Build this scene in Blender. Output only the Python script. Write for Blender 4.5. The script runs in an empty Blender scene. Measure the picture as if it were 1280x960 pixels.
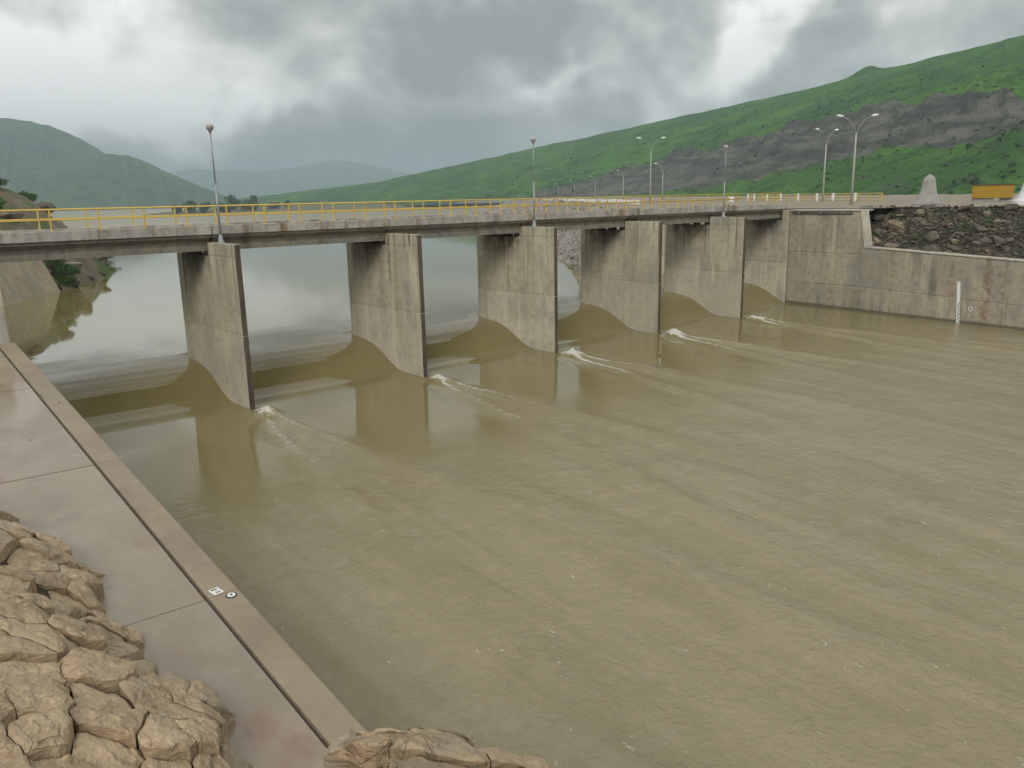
import bpy, bmesh, math, random
import numpy as np
from mathutils import Vector, Matrix
from mathutils.geometry import convex_hull_2d

random.seed(7); rng = np.random.default_rng(11)
S = bpy.context.scene
C = S.collection

# ------------------------------------------------------------------ camera
CAM_POS = (-16.056, -40.468, 10.650)
cam_d = bpy.data.cameras.new('camera'); cam = bpy.data.objects.new('camera', cam_d); C.objects.link(cam)
cam_d.sensor_width = 36.0; cam_d.lens = 1005.88 / 1280 * 36
cam_d.clip_start = 0.1; cam_d.clip_end = 30000
right = Vector((0.764695, -0.644080, -0.020076)); up = Vector((0.160783, 0.160536, 0.973847)); fwd = Vector((0.624012, 0.747923, -0.226318))
m = Matrix((right, up, -fwd)).transposed().to_4x4(); m.translation = Vector(CAM_POS)
cam.matrix_world = m
S.camera = cam

# ------------------------------------------------------------------ sky + sun (overcast)
SUN_EL, SUN_AZ = math.radians(36), math.radians(-130)      # azimuth measured from +Y towards +X
W = bpy.data.worlds.new('World'); S.world = W; W.use_nodes = True
nt = W.node_tree; N = nt.nodes; Lk = nt.links; N.clear()
def wn(t, **kw):
    n = N.new(t)
    for k, v in kw.items(): setattr(n, k, v)
    return n
def wmath(op, a, b=None, c=None, clamp=False):
    n = wn('ShaderNodeMath', operation=op); n.use_clamp = clamp
    for i, v in enumerate((a, b, c)):
        if v is None: continue
        if isinstance(v, (int, float)): n.inputs[i].default_value = v
        else: Lk.new(v, n.inputs[i])
    return n.outputs[0]
tc = wn('ShaderNodeTexCoord'); sep = wn('ShaderNodeSeparateXYZ'); Lk.new(tc.outputs['Generated'], sep.inputs[0])
zz = wmath('ADD', wmath('MAXIMUM', sep.outputs[2], 0.0), 0.40)
px = wmath('DIVIDE', sep.outputs[0], zz); py = wmath('DIVIDE', sep.outputs[1], zz)
comb = wn('ShaderNodeCombineXYZ'); Lk.new(px, comb.inputs[0]); Lk.new(py, comb.inputs[1]); comb.inputs[2].default_value = 3.7
def wnoise(scale, detail, rough, dist, off):
    mp = wn('ShaderNodeMapping'); mp.inputs['Location'].default_value = off; Lk.new(comb.outputs[0], mp.inputs[0])
    n = wn('ShaderNodeTexNoise'); n.inputs['Scale'].default_value = scale; n.inputs['Detail'].default_value = detail
    n.inputs['Roughness'].default_value = rough; n.inputs['Distortion'].default_value = dist
    Lk.new(mp.outputs[0], n.inputs['Vector']); return n.outputs['Fac']
CLOUD_OFF = (2.3, 0.4, 0.0)
big = wnoise(1.6, 4, 0.5, 0.3, CLOUD_OFF)
fmap = wn('ShaderNodeMapping'); fmap.inputs['Scale'].default_value = (1, 1, 1.7); fmap.inputs['Location'].default_value = (1.3, .2, 0); Lk.new(tc.outputs['Generated'], fmap.inputs[0])
fn_ = wn('ShaderNodeTexNoise'); fn_.inputs['Scale'].default_value = 6.5; fn_.inputs['Detail'].default_value = 5; fn_.inputs['Roughness'].default_value = .52; fn_.inputs['Distortion'].default_value = .5
Lk.new(fmap.outputs[0], fn_.inputs['Vector']); fine = fn_.outputs['Fac']
cl = wmath('ADD', wmath('MULTIPLY', big, 0.45), wmath('SUBTRACT', wmath('MULTIPLY', fine, 0.78), 0.10))
# cloud banks seen in the photograph: brighter and darker masses with noise-torn edges
tear = wn('ShaderNodeTexNoise'); tear.inputs['Scale'].default_value = 5.0; tear.inputs['Detail'].default_value = 4; tear.inputs['Roughness'].default_value = .6
Lk.new(tc.outputs['Generated'], tear.inputs['Vector'])
off = wn('ShaderNodeVectorMath', operation='SUBTRACT'); Lk.new(tear.outputs['Color'], off.inputs[0]); off.inputs[1].default_value = (.5, .5, .5)
off2 = wn('ShaderNodeVectorMath', operation='SCALE'); Lk.new(off.outputs[0], off2.inputs[0]); off2.inputs[3].default_value = .30
torn = wn('ShaderNodeVectorMath', operation='ADD'); Lk.new(tc.outputs['Generated'], torn.inputs[0]); Lk.new(off2.outputs[0], torn.inputs[1])
def bank(dirv, sx, sz, amp):
    """soft elliptical mass about a direction: sx wide, sz tall"""
    global cl
    df = wn('ShaderNodeVectorMath', operation='SUBTRACT'); Lk.new(torn.outputs[0], df.inputs[0]); df.inputs[1].default_value = dirv
    sc_ = wn('ShaderNodeVectorMath', operation='MULTIPLY'); Lk.new(df.outputs[0], sc_.inputs[0]); sc_.inputs[1].default_value = (1/sx, 1/sx, 1/sz)
    ln = wn('ShaderNodeVectorMath', operation='DOT_PRODUCT'); Lk.new(sc_.outputs[0], ln.inputs[0]); Lk.new(sc_.outputs[0], ln.inputs[1])
    g_ = wmath('POWER', 2.718, wmath('MULTIPLY', ln.outputs['Value'], -1.0))
    cl = wmath('ADD', cl, wmath('MULTIPLY', g_, amp*1.5))
for b_ in [((.19,.97,.145),.18,.065,.27),((.31,.945,.098),.10,.016,.13),((.44,.885,.155),.11,.025,.08),((.43,.895,.105),.07,.018,-.10),((.50,.86,.055),.20,.045,-.17),((.53,.835,.16),.12,.04,-.11),((.64,.742,.18),.13,.04,-.17),((.795,.581,.17),.11,.035,.24),((.84,.51,.187),.09,.03,.10),((.73,.675,.11),.12,.032,.14),((.90,.408,.15),.10,.03,-.03),((.62,.76,.13),.10,.03,-.05)]: bank(*b_)
ramp = wn('ShaderNodeValToRGB'); Lk.new(cl, ramp.inputs[0])
e = ramp.color_ramp.elements
e[0].position = 0.34; e[0].color = (.27, .285, .28, 1)
e[1].position = 0.80; e[1].color = (1.0, 1.0, .985, 1)
k = e.new(0.47); k.color = (.385, .40, .385, 1)
k = e.new(0.58); k.color = (.55, .56, .54, 1)
k = e.new(0.68); k.color = (.77, .775, .755, 1)
sky = wn('ShaderNodeTexSky', sky_type='NISHITA', sun_disc=False)
sky.sun_elevation = SUN_EL; sky.sun_rotation = SUN_AZ; sky.air_density = 1.0; sky.dust_density = 2.0
sc = wn('ShaderNodeVectorMath', operation='SCALE'); Lk.new(ramp.outputs[0], sc.inputs[0])
Lk.new(wmath('ADD', 8.6, wmath('MULTIPLY', wmath('MAXIMUM', sep.outputs[2], 0.0), 9.0)), sc.inputs[3])   # overcast skies are brighter overhead
mix = wn('ShaderNodeMixRGB'); mix.inputs[0].default_value = 0.96      # almost closed cloud cover over the clear sky
Lk.new(sky.outputs[0], mix.inputs[1]); Lk.new(sc.outputs[0], mix.inputs[2])
bg = wn('ShaderNodeBackground'); bg.inputs[1].default_value = 0.10; Lk.new(mix.outputs[0], bg.inputs[0])
wo = wn('ShaderNodeOutputWorld'); Lk.new(bg.outputs[0], wo.inputs[0])

sun_d = bpy.data.lights.new('sun', 'SUN'); sun_d.energy = 1.5; sun_d.angle = math.radians(25); sun_d.color = (1.0, 0.96, 0.9)
sun = bpy.data.objects.new('sun', sun_d); C.objects.link(sun)
sd = Vector((math.sin(SUN_AZ) * math.cos(SUN_EL), math.cos(SUN_AZ) * math.cos(SUN_EL), math.sin(SUN_EL)))
sun.rotation_euler = (-sd).to_track_quat('-Z', 'Y').to_euler()
S.view_settings.view_transform = 'Standard'; S.view_settings.look = 'None'
S.view_settings.exposure = 0.30; S.view_settings.gamma = 1.0; S.view_settings.use_curve_mapping = False
S.cycles.use_adaptive_sampling = True; S.cycles.adaptive_threshold = .04; S.cycles.adaptive_min_samples = 16
W.cycles.sampling_method = 'MANUAL'; W.cycles.sample_map_resolution = 512
S.cycles.volume_bounces = 1; S.cycles.max_bounces = 5; S.cycles.diffuse_bounces = 2

# ------------------------------------------------------------------ helpers
def tag(o, label=None, cat=None, group=None, kind=None):
    if label: o['label'] = label
    if cat: o['category'] = cat
    if group: o['group'] = group
    if kind: o['kind'] = kind
    return o
def empty(name, loc=(0, 0, 0), **kw):
    o = bpy.data.objects.new(name, None); C.objects.link(o); o.location = loc; o.empty_display_size = .2
    return tag(o, **kw)
def link(name, me, parent=None, loc=None):
    o = bpy.data.objects.new(name, me); C.objects.link(o)
    if loc is not None: o.location = loc
    if parent is not None: o.parent = parent
    return o
def mesh(name, V, F, mat, smooth=False, attrs=None):
    me = bpy.data.meshes.new(name)
    me.from_pydata([tuple(v) for v in V] if not isinstance(V, np.ndarray) else V.tolist(), [], F if isinstance(F, list) else F.tolist())
    me.materials.append(mat)
    if attrs:
        for an, av in attrs.items():
            a = me.attributes.new(an, 'FLOAT', 'POINT'); a.data.foreach_set('value', np.asarray(av, dtype=np.float32))
    if smooth: me.polygons.foreach_set('use_smooth', [True] * len(me.polygons))
    me.update(); return me
class MB:
    def __init__(s): s.v = []; s.f = []
    def add(s, V, F):
        b = len(s.v); s.v += [tuple(p) for p in V]; s.f += [tuple(i + b for i in f) for f in F]; return s
    def box(s, x0, x1, y0, y1, z0, z1, c=0.0):
        if c <= 0:
            V = [(x0,y0,z0),(x1,y0,z0),(x1,y1,z0),(x0,y1,z0),(x0,y0,z1),(x1,y0,z1),(x1,y1,z1),(x0,y1,z1)]
            return s.add(V, [(0,3,2,1),(4,5,6,7),(0,1,5,4),(1,2,6,5),(2,3,7,6),(3,0,4,7)])
        bm = bmesh.new(); bmesh.ops.create_cube(bm, size=1)
        for v in bm.verts: v.co = Vector(((x0+x1)/2 + v.co.x*(x1-x0), (y0+y1)/2 + v.co.y*(y1-y0), (z0+z1)/2 + v.co.z*(z1-z0)))
        bmesh.ops.bevel(bm, geom=bm.edges[:], offset=c, segments=1, affect='EDGES')
        bm.verts.index_update()
        s.add([v.co for v in bm.verts], [[v.index for v in f.verts] for f in bm.faces]); bm.free(); return s
    def tube(s, path, rad, n=8, cap=True):
        P = [Vector(p) for p in path]; R = rad if isinstance(rad, (list, tuple)) else [rad] * len(P)
        rings = []; prev = None
        for i, p in enumerate(P):
            d = (P[min(i+1, len(P)-1)] - P[max(i-1, 0)]).normalized()
            if prev is None: a = d.orthogonal().normalized()
            else:
                a = prev - d * prev.dot(d); a = a.normalized() if a.length > 1e-6 else d.orthogonal().normalized()
            prev = a; b = d.cross(a)
            rings.append([p + (a*math.cos(2*math.pi*k/n) + b*math.sin(2*math.pi*k/n)) * R[i] for k in range(n)])
        V = [q for r in rings for q in r]; F = []
        for i in range(len(P)-1):
            for k in range(n): F.append((i*n+k, i*n+(k+1)%n, (i+1)*n+(k+1)%n, (i+1)*n+k))
        if cap: F.append(tuple(range(n-1, -1, -1))); F.append(tuple((len(P)-1)*n+k for k in range(n)))
        return s.add(V, F)
    def lathe(s, prof, c=(0,0,0), n=16):
        V = []; F = []
        for r, z in prof:
            for k in range(n): V.append((c[0]+r*math.cos(2*math.pi*k/n), c[1]+r*math.sin(2*math.pi*k/n), c[2]+z))
        for i in range(len(prof)-1):
            for k in range(n): F.append((i*n+k, i*n+(k+1)%n, (i+1)*n+(k+1)%n, (i+1)*n+k))
        F.append(tuple(range(n-1,-1,-1))); F.append(tuple((len(prof)-1)*n+k for k in range(n)))
        return s.add(V, F)
    def prism(s, poly, z0, z1, c=0.0):
        """vertical prism over a convex-ish plan polygon (ccw), chamfered top and bottom edges"""
        n = len(poly); P = [Vector(p) for p in poly]; cen = sum(P, Vector((0,0))) / n
        def inset(d):
            out = []
            for i in range(n):
                a, b, e_ = P[i-1], P[i], P[(i+1)%n]
                n1 = Vector((-(b-a).y, (b-a).x)).normalized(); n2 = Vector((-(e_-b).y, (e_-b).x)).normalized()
                nn = n1 + n2; nn = nn / max(nn.length_squared, .3) * 2
                out.append(b + nn * d)
            return out
        rings = [(inset(c), z0), (P, z0+c), (P, z1-c), (inset(c), z1)] if c > 0 else [(P, z0), (P, z1)]
        V = [(q.x, q.y, z) for r, z in rings for q in r]; F = []
        for i in range(len(rings)-1):
            for k in range(n): F.append((i*n+k, i*n+(k+1)%n, (i+1)*n+(k+1)%n, (i+1)*n+k))
        F.append(tuple(range(n-1,-1,-1))); F.append(tuple((len(rings)-1)*n+k for k in range(n)))
        return s.add(V, F)
    def slabx(s, poly, x0, x1, c=0.0):
        """panel: polygon in the (y,z) plane extruded along x, chamfered on its x0 face"""
        b = len(s.v); t = MB().prism(poly, 0, 1, 0) if c <= 0 else None
        if t is None:
            t = MB(); n = len(poly); P = [Vector(p) for p in poly]; cen = sum(P, Vector((0,0)))/n
            ins = []
            for i in range(n):
                a, q, e_ = P[i-1], P[i], P[(i+1)%n]
                n1 = Vector((-(q-a).y, (q-a).x)).normalized(); n2 = Vector((-(e_-q).y, (e_-q).x)).normalized()
                nn = n1+n2; nn = nn/max(nn.length_squared,.3)*2; ins.append(q+nn*c)
            rings = [(ins, x0), (P, x0+(c if x1 > x0 else -c)), (P, x1)]
            V = [(x, q.x, q.y) for r, x in rings for q in r]; F = []
            for i in range(2):
                for k in range(n): F.append((i*n+k, i*n+(k+1)%n, (i+1)*n+(k+1)%n, (i+1)*n+k))
            F.append(tuple(range(n-1,-1,-1))); F.append(tuple(2*n+k for k in range(n)))
            return s.add(V, F)
        return s.add([(x0+(x1-x0)*v[2], v[0], v[1]) for v in t.v], t.f)
    def me(s, name, mat, smooth=False):
        me = mesh(name, s.v, s.f, mat, smooth)
        bm = bmesh.new(); bm.from_mesh(me); bmesh.ops.recalc_face_normals(bm, faces=bm.faces[:]); bm.to_mesh(me); bm.free()
        return me
    def obj(s, name, mat, parent=None, smooth=False): return link(name, s.me(name, mat, smooth), parent)

# vectorised value noise / fbm
_perm = rng.permutation(4096); _val = rng.random(4096) * 2 - 1
def vnoise(x, y):
    xi = np.floor(x).astype(int); yi = np.floor(y).astype(int); xf = x - xi; yf = y - yi
    u = xf*xf*xf*(xf*(xf*6-15)+10); v = yf*yf*yf*(yf*(yf*6-15)+10)
    h = lambda a, b: _val[_perm[(a + _perm[b & 4095]) & 4095]]
    a = h(xi, yi); b = h(xi+1, yi); c = h(xi, yi+1); d = h(xi+1, yi+1)
    return a*(1-u)*(1-v) + b*u*(1-v) + c*(1-u)*v + d*u*v
def fbm(x, y, o=5, g=.5, ridged=False):
    x = np.asarray(x, float); y = np.asarray(y, float); t = 0; a = 1; s_ = 0
    for i in range(o):
        n = vnoise(x*2**i + 17.3*i, y*2**i - 9.1*i)
        t = t + a*((1-np.abs(n)*2) if ridged else n); s_ += a; a *= g
    return t / s_
def grid_faces(nx, ny):
    i = np.arange(nx-1)[:, None]; j = np.arange(ny-1)[None, :]; a = i*ny + j
    return np.stack([a, a+ny, a+ny+1, a+1], -1).reshape(-1, 4)
def sstep(a, b, x): t = np.clip((x-a)/(b-a), 0, 1); return t*t*(3-2*t)

# ------------------------------------------------------------------ material helper
class Mat:
    def __init__(s, name):
        s.m = bpy.data.materials.new(name); s.m.use_nodes = True; s.t = s.m.node_tree; s.N = s.t.nodes; s.L = s.t.links
        s.N.clear(); s.out = s.N.new('ShaderNodeOutputMaterial'); s.b = s.N.new('ShaderNodeBsdfPrincipled')
        s.L.new(s.b.outputs[0], s.out.inputs[0]); s.geo = s.N.new('ShaderNodeNewGeometry'); s.pos = s.geo.outputs['Position']
    def set(s, sock, v):
        if v is None: return
        if hasattr(v, 'is_linked') or isinstance(v, bpy.types.NodeSocket): s.L.new(v, sock)
        elif isinstance(v, (tuple, list)) and len(v) == 3 and sock.type == 'RGBA': sock.default_value = (*v, 1)
        else: sock.default_value = v
    def mapped(s, scale=(1,1,1), loc=(0,0,0), rot=(0,0,0), vec=None):
        n = s.N.new('ShaderNodeMapping'); n.inputs['Scale'].default_value = scale; n.inputs['Location'].default_value = loc
        n.inputs['Rotation'].default_value = rot
        s.L.new(vec or s.pos, n.inputs[0]); return n.outputs[0]
    def noise(s, scale, detail=4, rough=.55, vec=None, dist=0.0):
        n = s.N.new('ShaderNodeTexNoise'); n.inputs['Scale'].default_value = scale; n.inputs['Detail'].default_value = min(detail, 4)
        n.inputs['Roughness'].default_value = rough; n.inputs['Distortion'].default_value = dist
        s.L.new(vec or s.pos, n.inputs['Vector']); return n.outputs['Fac']
    def voro(s, scale, vec=None, feature='F1', rnd=1.0):
        n = s.N.new('ShaderNodeTexVoronoi'); n.feature = feature; n.inputs['Scale'].default_value = scale
        n.inputs['Randomness'].default_value = rnd
        s.L.new(vec or s.pos, n.inputs['Vector']); return n.outputs['Distance']
    def wave(s, scale, dist, vec=None, axis='Z', det=2):
        n = s.N.new('ShaderNodeTexWave'); n.bands_direction = axis; n.inputs['Scale'].default_value = scale
        n.inputs['Distortion'].default_value = dist; n.inputs['Detail'].default_value = det
        s.L.new(vec or s.pos, n.inputs['Vector']); return n.outputs['Fac']
    def ramp(s, fac, a, b, ca=0.0, cb=1.0):
        n = s.N.new('ShaderNodeMapRange'); n.interpolation_type = 'SMOOTHSTEP'; n.inputs[1].default_value = a; n.inputs[2].default_value = b
        n.inputs[3].default_value = ca; n.inputs[4].default_value = cb; s.L.new(fac, n.inputs[0]); return n.outputs[0]
    def math(s, op, a, b=0.0, clamp=False):
        n = s.N.new('ShaderNodeMath'); n.operation = op; n.use_clamp = clamp; s.set(n.inputs[0], a); s.set(n.inputs[1], b); return n.outputs[0]
    def mix(s, fac, a, b, mode='MIX'):
        n = s.N.new('ShaderNodeMixRGB'); n.blend_type = mode; s.set(n.inputs[0], fac); s.set(n.inputs[1], a); s.set(n.inputs[2], b); return n.outputs[0]
    def attr(s, name):
        n = s.N.new('ShaderNodeAttribute'); n.attribute_name = name; return n.outputs['Fac']
    def xyz(s, vec=None):
        n = s.N.new('ShaderNodeSeparateXYZ'); s.L.new(vec or s.pos, n.inputs[0]); return n.outputs
    def bump(s, h, strength=.3, dist=.05, prev=None):
        n = s.N.new('ShaderNodeBump'); s.set(n.inputs['Strength'], strength); n.inputs['Distance'].default_value = dist
        s.L.new(h, n.inputs['Height'])
        if prev is not None: s.L.new(prev, n.inputs['Normal'])
        return n.outputs[0]
    def done(s, col, rough=.8, normal=None, spec=.4, metal=0.0):
        s.set(s.b.inputs['Base Color'], col); s.set(s.b.inputs['Roughness'], rough)
        s.set(s.b.inputs['Specular IOR Level'], spec); s.set(s.b.inputs['Metallic'], metal)
        if normal is not None: s.L.new(normal, s.b.inputs['Normal'])
        return s.m

def concrete(name, base, dark, rust, streak=.6, rust_amt=.5, rough=.8, mould=None, board=.14, grey=.55, wet=False):
    q = Mat(name); oi = q.N.new('ShaderNodeObjectInfo')
    big_ = q.noise(.35, 5, .6); mid = q.noise(2.2, 6, .65); fine_ = q.noise(22, 4, .7)
    base2 = q.mix(q.math('MULTIPLY', oi.outputs['Random'], .7), base, tuple(c*.80 for c in base))
    col = q.mix(q.ramp(big_, .35, .68), base2, tuple(c*.74 for c in base))
    gp_ = q.noise(.55, 6, .62, q.mapped((1, 1, .6), (13, 2, 7)))
    gl = sum(base)/3*.62; col = q.mix(q.math('MULTIPLY', q.ramp(gp_, .5, .66), grey), col, (gl, gl, gl*.96))
    col = q.mix(q.math('MULTIPLY', q.ramp(mid, .45, .72), .5), col, dark)
    st = q.noise(1.0, 6, .62, q.mapped((.75, .75, .055)))
    brk = q.ramp(q.noise(.28, 4, .6, q.mapped((1, 1, .8), (6, 1, 3))), .40, .60)
    col = q.mix(q.math('MULTIPLY', q.math('MULTIPLY', q.ramp(st, .50, .66), brk), streak), col, dark)
    st2 = q.noise(1.0, 5, .65, q.mapped((4.5, 4.5, .16), (2, 6, 1)))
    col = q.mix(q.math('MULTIPLY', q.ramp(st2, .52, .70), streak*.55), col, dark)
    pale = q.noise(1.0, 5, .6, q.mapped((1.1, 1.1, .14), (9, 4, 2)))
    col = q.mix(q.math('MULTIPLY', q.ramp(pale, .55, .72), .5), col, tuple(min(1, c*1.25) for c in base))
    rs = q.noise(1.0, 4, .55, q.mapped((.75, .75, .045), (31, 7, 5)))
    col = q.mix(q.math('MULTIPLY', q.math('MULTIPLY', q.ramp(rs, .58, .68), q.ramp(mid, .35, .6)), rust_amt), col, rust)
    bd = q.wave(.55, 1.5, None, 'Z', 2)
    col = q.mix(q.math('MULTIPLY', q.ramp(bd, .0, .06, 1, 0), board), col, dark)
    if mould:
        x_, y_, z_ = q.xyz()[:]
        blot = q.math('ADD', q.noise(.7, 5, .65), q.math('MULTIPLY', q.noise(1.0, 4, .6, q.mapped((1.6, 1.6, .16), (3, 3, 3))), .5))
        zone = q.math('MULTIPLY', q.ramp(y_, 3.0, 4.0), q.ramp(y_, 6.9, 7.8, 1, 0))
        zone = q.math('MULTIPLY', zone, q.ramp(z_, 5.9, 8.0))
        col = q.mix(q.math('MULTIPLY', q.math('MULTIPLY', zone, q.ramp(blot, .45, .85)), mould, True), col, (.035, .036, .026))
        drip = q.math('MULTIPLY', q.ramp(q.noise(1.0, 3, .5, q.mapped((2.6, 2.6, .12), (1, 8, 2))), .56, .68), q.ramp(z_, 7.2, 8.5))
        col = q.mix(q.math('MULTIPLY', drip, .75), col, (.05, .04, .028))
        run = q.math('MULTIPLY', q.ramp(q.noise(1.0, 4, .6, q.mapped((3.2, 3.2, .05), (14, 3, 6))), .57, .66), q.ramp(z_, 3.9, 7.5))
        col = q.mix(q.math('MULTIPLY', run, .7), col, (.085, .062, .04))
    if wet:
        xw, yw, zw = q.xyz()[:]
        hw = q.math('ADD', q.math('ADD', zw, q.math('MULTIPLY', yw, -.022)), q.math('MULTIPLY', q.math('SUBTRACT', mid, .5), .25))
        col = q.mix(q.math('MULTIPLY', q.ramp(hw, .32, .12), .75), col, (.06, .055, .04))
    n1 = q.bump(fine_, .25, .01); n2 = q.bump(mid, .35, .03, n1)
    return q.done(col, q.ramp(mid, .3, .7, rough-.1, rough+.1), n2, .35)

M = {}
M['pier_up'] = concrete('pier_concrete_upper', (.52, .475, .36), (.26, .23, .155), (.20, .085, .035), .75, .55, .8, .8)
M['pier_lo'] = concrete('pier_concrete_lower', (.57, .515, .40), (.32, .28, .20), (.22, .12, .06), .5, .35, .8)
M['wall'] = concrete('spillway_wall_concrete', (.435, .385, .285), (.15, .14, .115), (.20, .10, .055), .95, .6, .82, None, .06, .6, True)
M['wing'] = concrete('wing_wall_concrete', (.46, .39, .27), (.25, .21, .14), (.33, .17, .08), .4, .5, .8)
M['coping'] = concrete('coping_concrete', (.56, .52, .43), (.3, .26, .2), (.3, .2, .1), .4, .2, .8, None, 0)
M['kerb'] = concrete('kerb_concrete', (.45, .425, .38), (.14, .11, .07), (.21, .145, .075), 1.0, 1.0, .8, None, 0, .5)
M['girder'] = concrete('girder_concrete', (.27, .25, .19), (.09, .075, .05), (.10, .05, .025), .9, .5, .8, None, 0)
M['deck'] = concrete('deck_concrete', (.36, .31, .24), (.2, .17, .12), (.25, .18, .1), .3, .2, .7, None, 0)
M['granite'] = concrete('granite_block', (.36, .35, .33), (.2, .2, .19), (.3, .27, .2), .3, .1, .8, None, 0)
M['whitestone'] = concrete('white_block', (.74, .74, .75), (.5, .5, .5), (.5, .45, .4), .3, .1, .7, None, 0)

def nose_mat():
    q = Mat('rusty_steel_nose'); n = q.noise(1.0, 5, .6, q.mapped((3, 3, .5)))
    c = q.mix(q.ramp(n, .3, .7), (.05, .038, .028), (.125, .095, .07)); return q.done(c, .7, q.bump(q.noise(14, 4), .3, .01), .3)
M['nose'] = nose_mat()
def paint(name, col, wear, amt=.5, rough=.45, metal=0.0):
    q = Mat(name); n = q.noise(5, 5, .65); c = q.mix(q.math('MULTIPLY', q.ramp(n, .52, .75), amt), col, wear)
    return q.done(c, rough, q.bump(q.noise(30, 3), .08, .004), .4, metal)
M['yellow'] = paint('yellow_rail_paint', (.60, .42, .085), (.30, .18, .07), .8)
M['yellow_box'] = paint('yellow_sheet_metal', (.38, .225, .015), (.25, .12, .02), .4)
M['roof'] = paint('dark_sheet_roof', (.09, .06, .04), (.05, .04, .03))
M['white'] = paint('white_paint', (.75, .75, .72), (.45, .42, .36), .4)
M['black'] = paint('black_paint', (.02, .02, .02), (.05, .05, .05))
M['galv'] = paint('galvanised_steel', (.32, .325, .345), (.21, .21, .22), .5, .45, .3)
M['polec'] = paint('concrete_pole', (.42, .41, .37), (.3, .28, .24), .5, .7)
M['lamp'] = paint('lamp_cover', (.45, .40, .385), (.4, .36, .33), .4, .35)
M['lamp_w'] = paint('lamp_head_white', (.82, .83, .84), (.6, .6, .6), .3, .3)
M['pipe'] = paint('dark_pipe', (.09, .09, .09), (.16, .11, .07), .5, .5)
M['steel_dark'] = paint('bearing_dark', (.03, .028, .025), (.06, .04, .03))

def wet_walk():
    q = Mat('wet_walkway_concrete'); big_ = q.noise(.30, 5, .6); mid = q.noise(1.6, 6, .6)
    c = q.mix(q.ramp(big_, .35, .65), (.285, .228, .158), (.225, .178, .125))
    c = q.mix(q.math('MULTIPLY', q.ramp(mid, .5, .75), .4), c, (.33, .25, .17))
    red = q.noise(.9, 4, .6, q.mapped((1, .55, 1), (4, 2.2, 0)))
    c = q.mix(q.math('MULTIPLY', q.ramp(red, .54, .72), .65), c, (.23, .11, .075))
    pz = q.noise(.7, 5, .62, q.mapped((1, .8, 1), (17, 3, 0))); c = q.mix(q.math('MULTIPLY', q.ramp(pz, .50, .72), .3), c, (.36, .31, .26))
    dz_ = q.noise(1.1, 6, .65, q.mapped((1, .6, 1), (7, 23, 0))); c = q.mix(q.math('MULTIPLY', q.ramp(dz_, .55, .72), .3), c, (.12, .085, .055))
    sp = q.voro(9, None, 'F1'); c = q.mix(q.math('MULTIPLY', q.ramp(sp, .02, .05, 1, 0), .35), c, (.08, .06, .05))
    film = q.noise(.42, 4, .55, q.mapped((1, .6, 1), (1.2, 7, 0)))
    r = q.ramp(film, .38, .62, .06, .27); r = q.math('ADD', r, q.math('MULTIPLY', q.noise(6, 3), .08))
    h = q.noise(26, 4, .65); nn = q.bump(h, q.ramp(film, .42, .58, .03, .16), .01)
    return q.done(c, r, nn, .95)
M['walk'] = wet_walk()
def coping_wet():
    q = Mat('damp_coping_concrete'); big_ = q.noise(.5, 5, .6); mid = q.noise(3, 6, .6)
    c = q.mix(q.ramp(big_, .35, .65), (.285, .225, .155), (.225, .175, .12)); c = q.mix(q.math('MULTIPLY', q.ramp(mid, .5, .75), .4), c, (.37, .295, .225))
    sp = q.voro(4, None, 'F1'); c = q.mix(q.math('MULTIPLY', q.ramp(sp, .02, .05, 1, 0), .5), c, (.08, .055, .045))
    return q.done(c, .46, q.bump(q.noise(24, 4), .2, .01), .4)
M['coping_wet'] = coping_wet()
def joint():
    q = Mat('joint_filler'); return q.done(q.mix(q.noise(6), (.045, .037, .03), (.13, .10, .075)), .8)
M['joint'] = joint()

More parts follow.
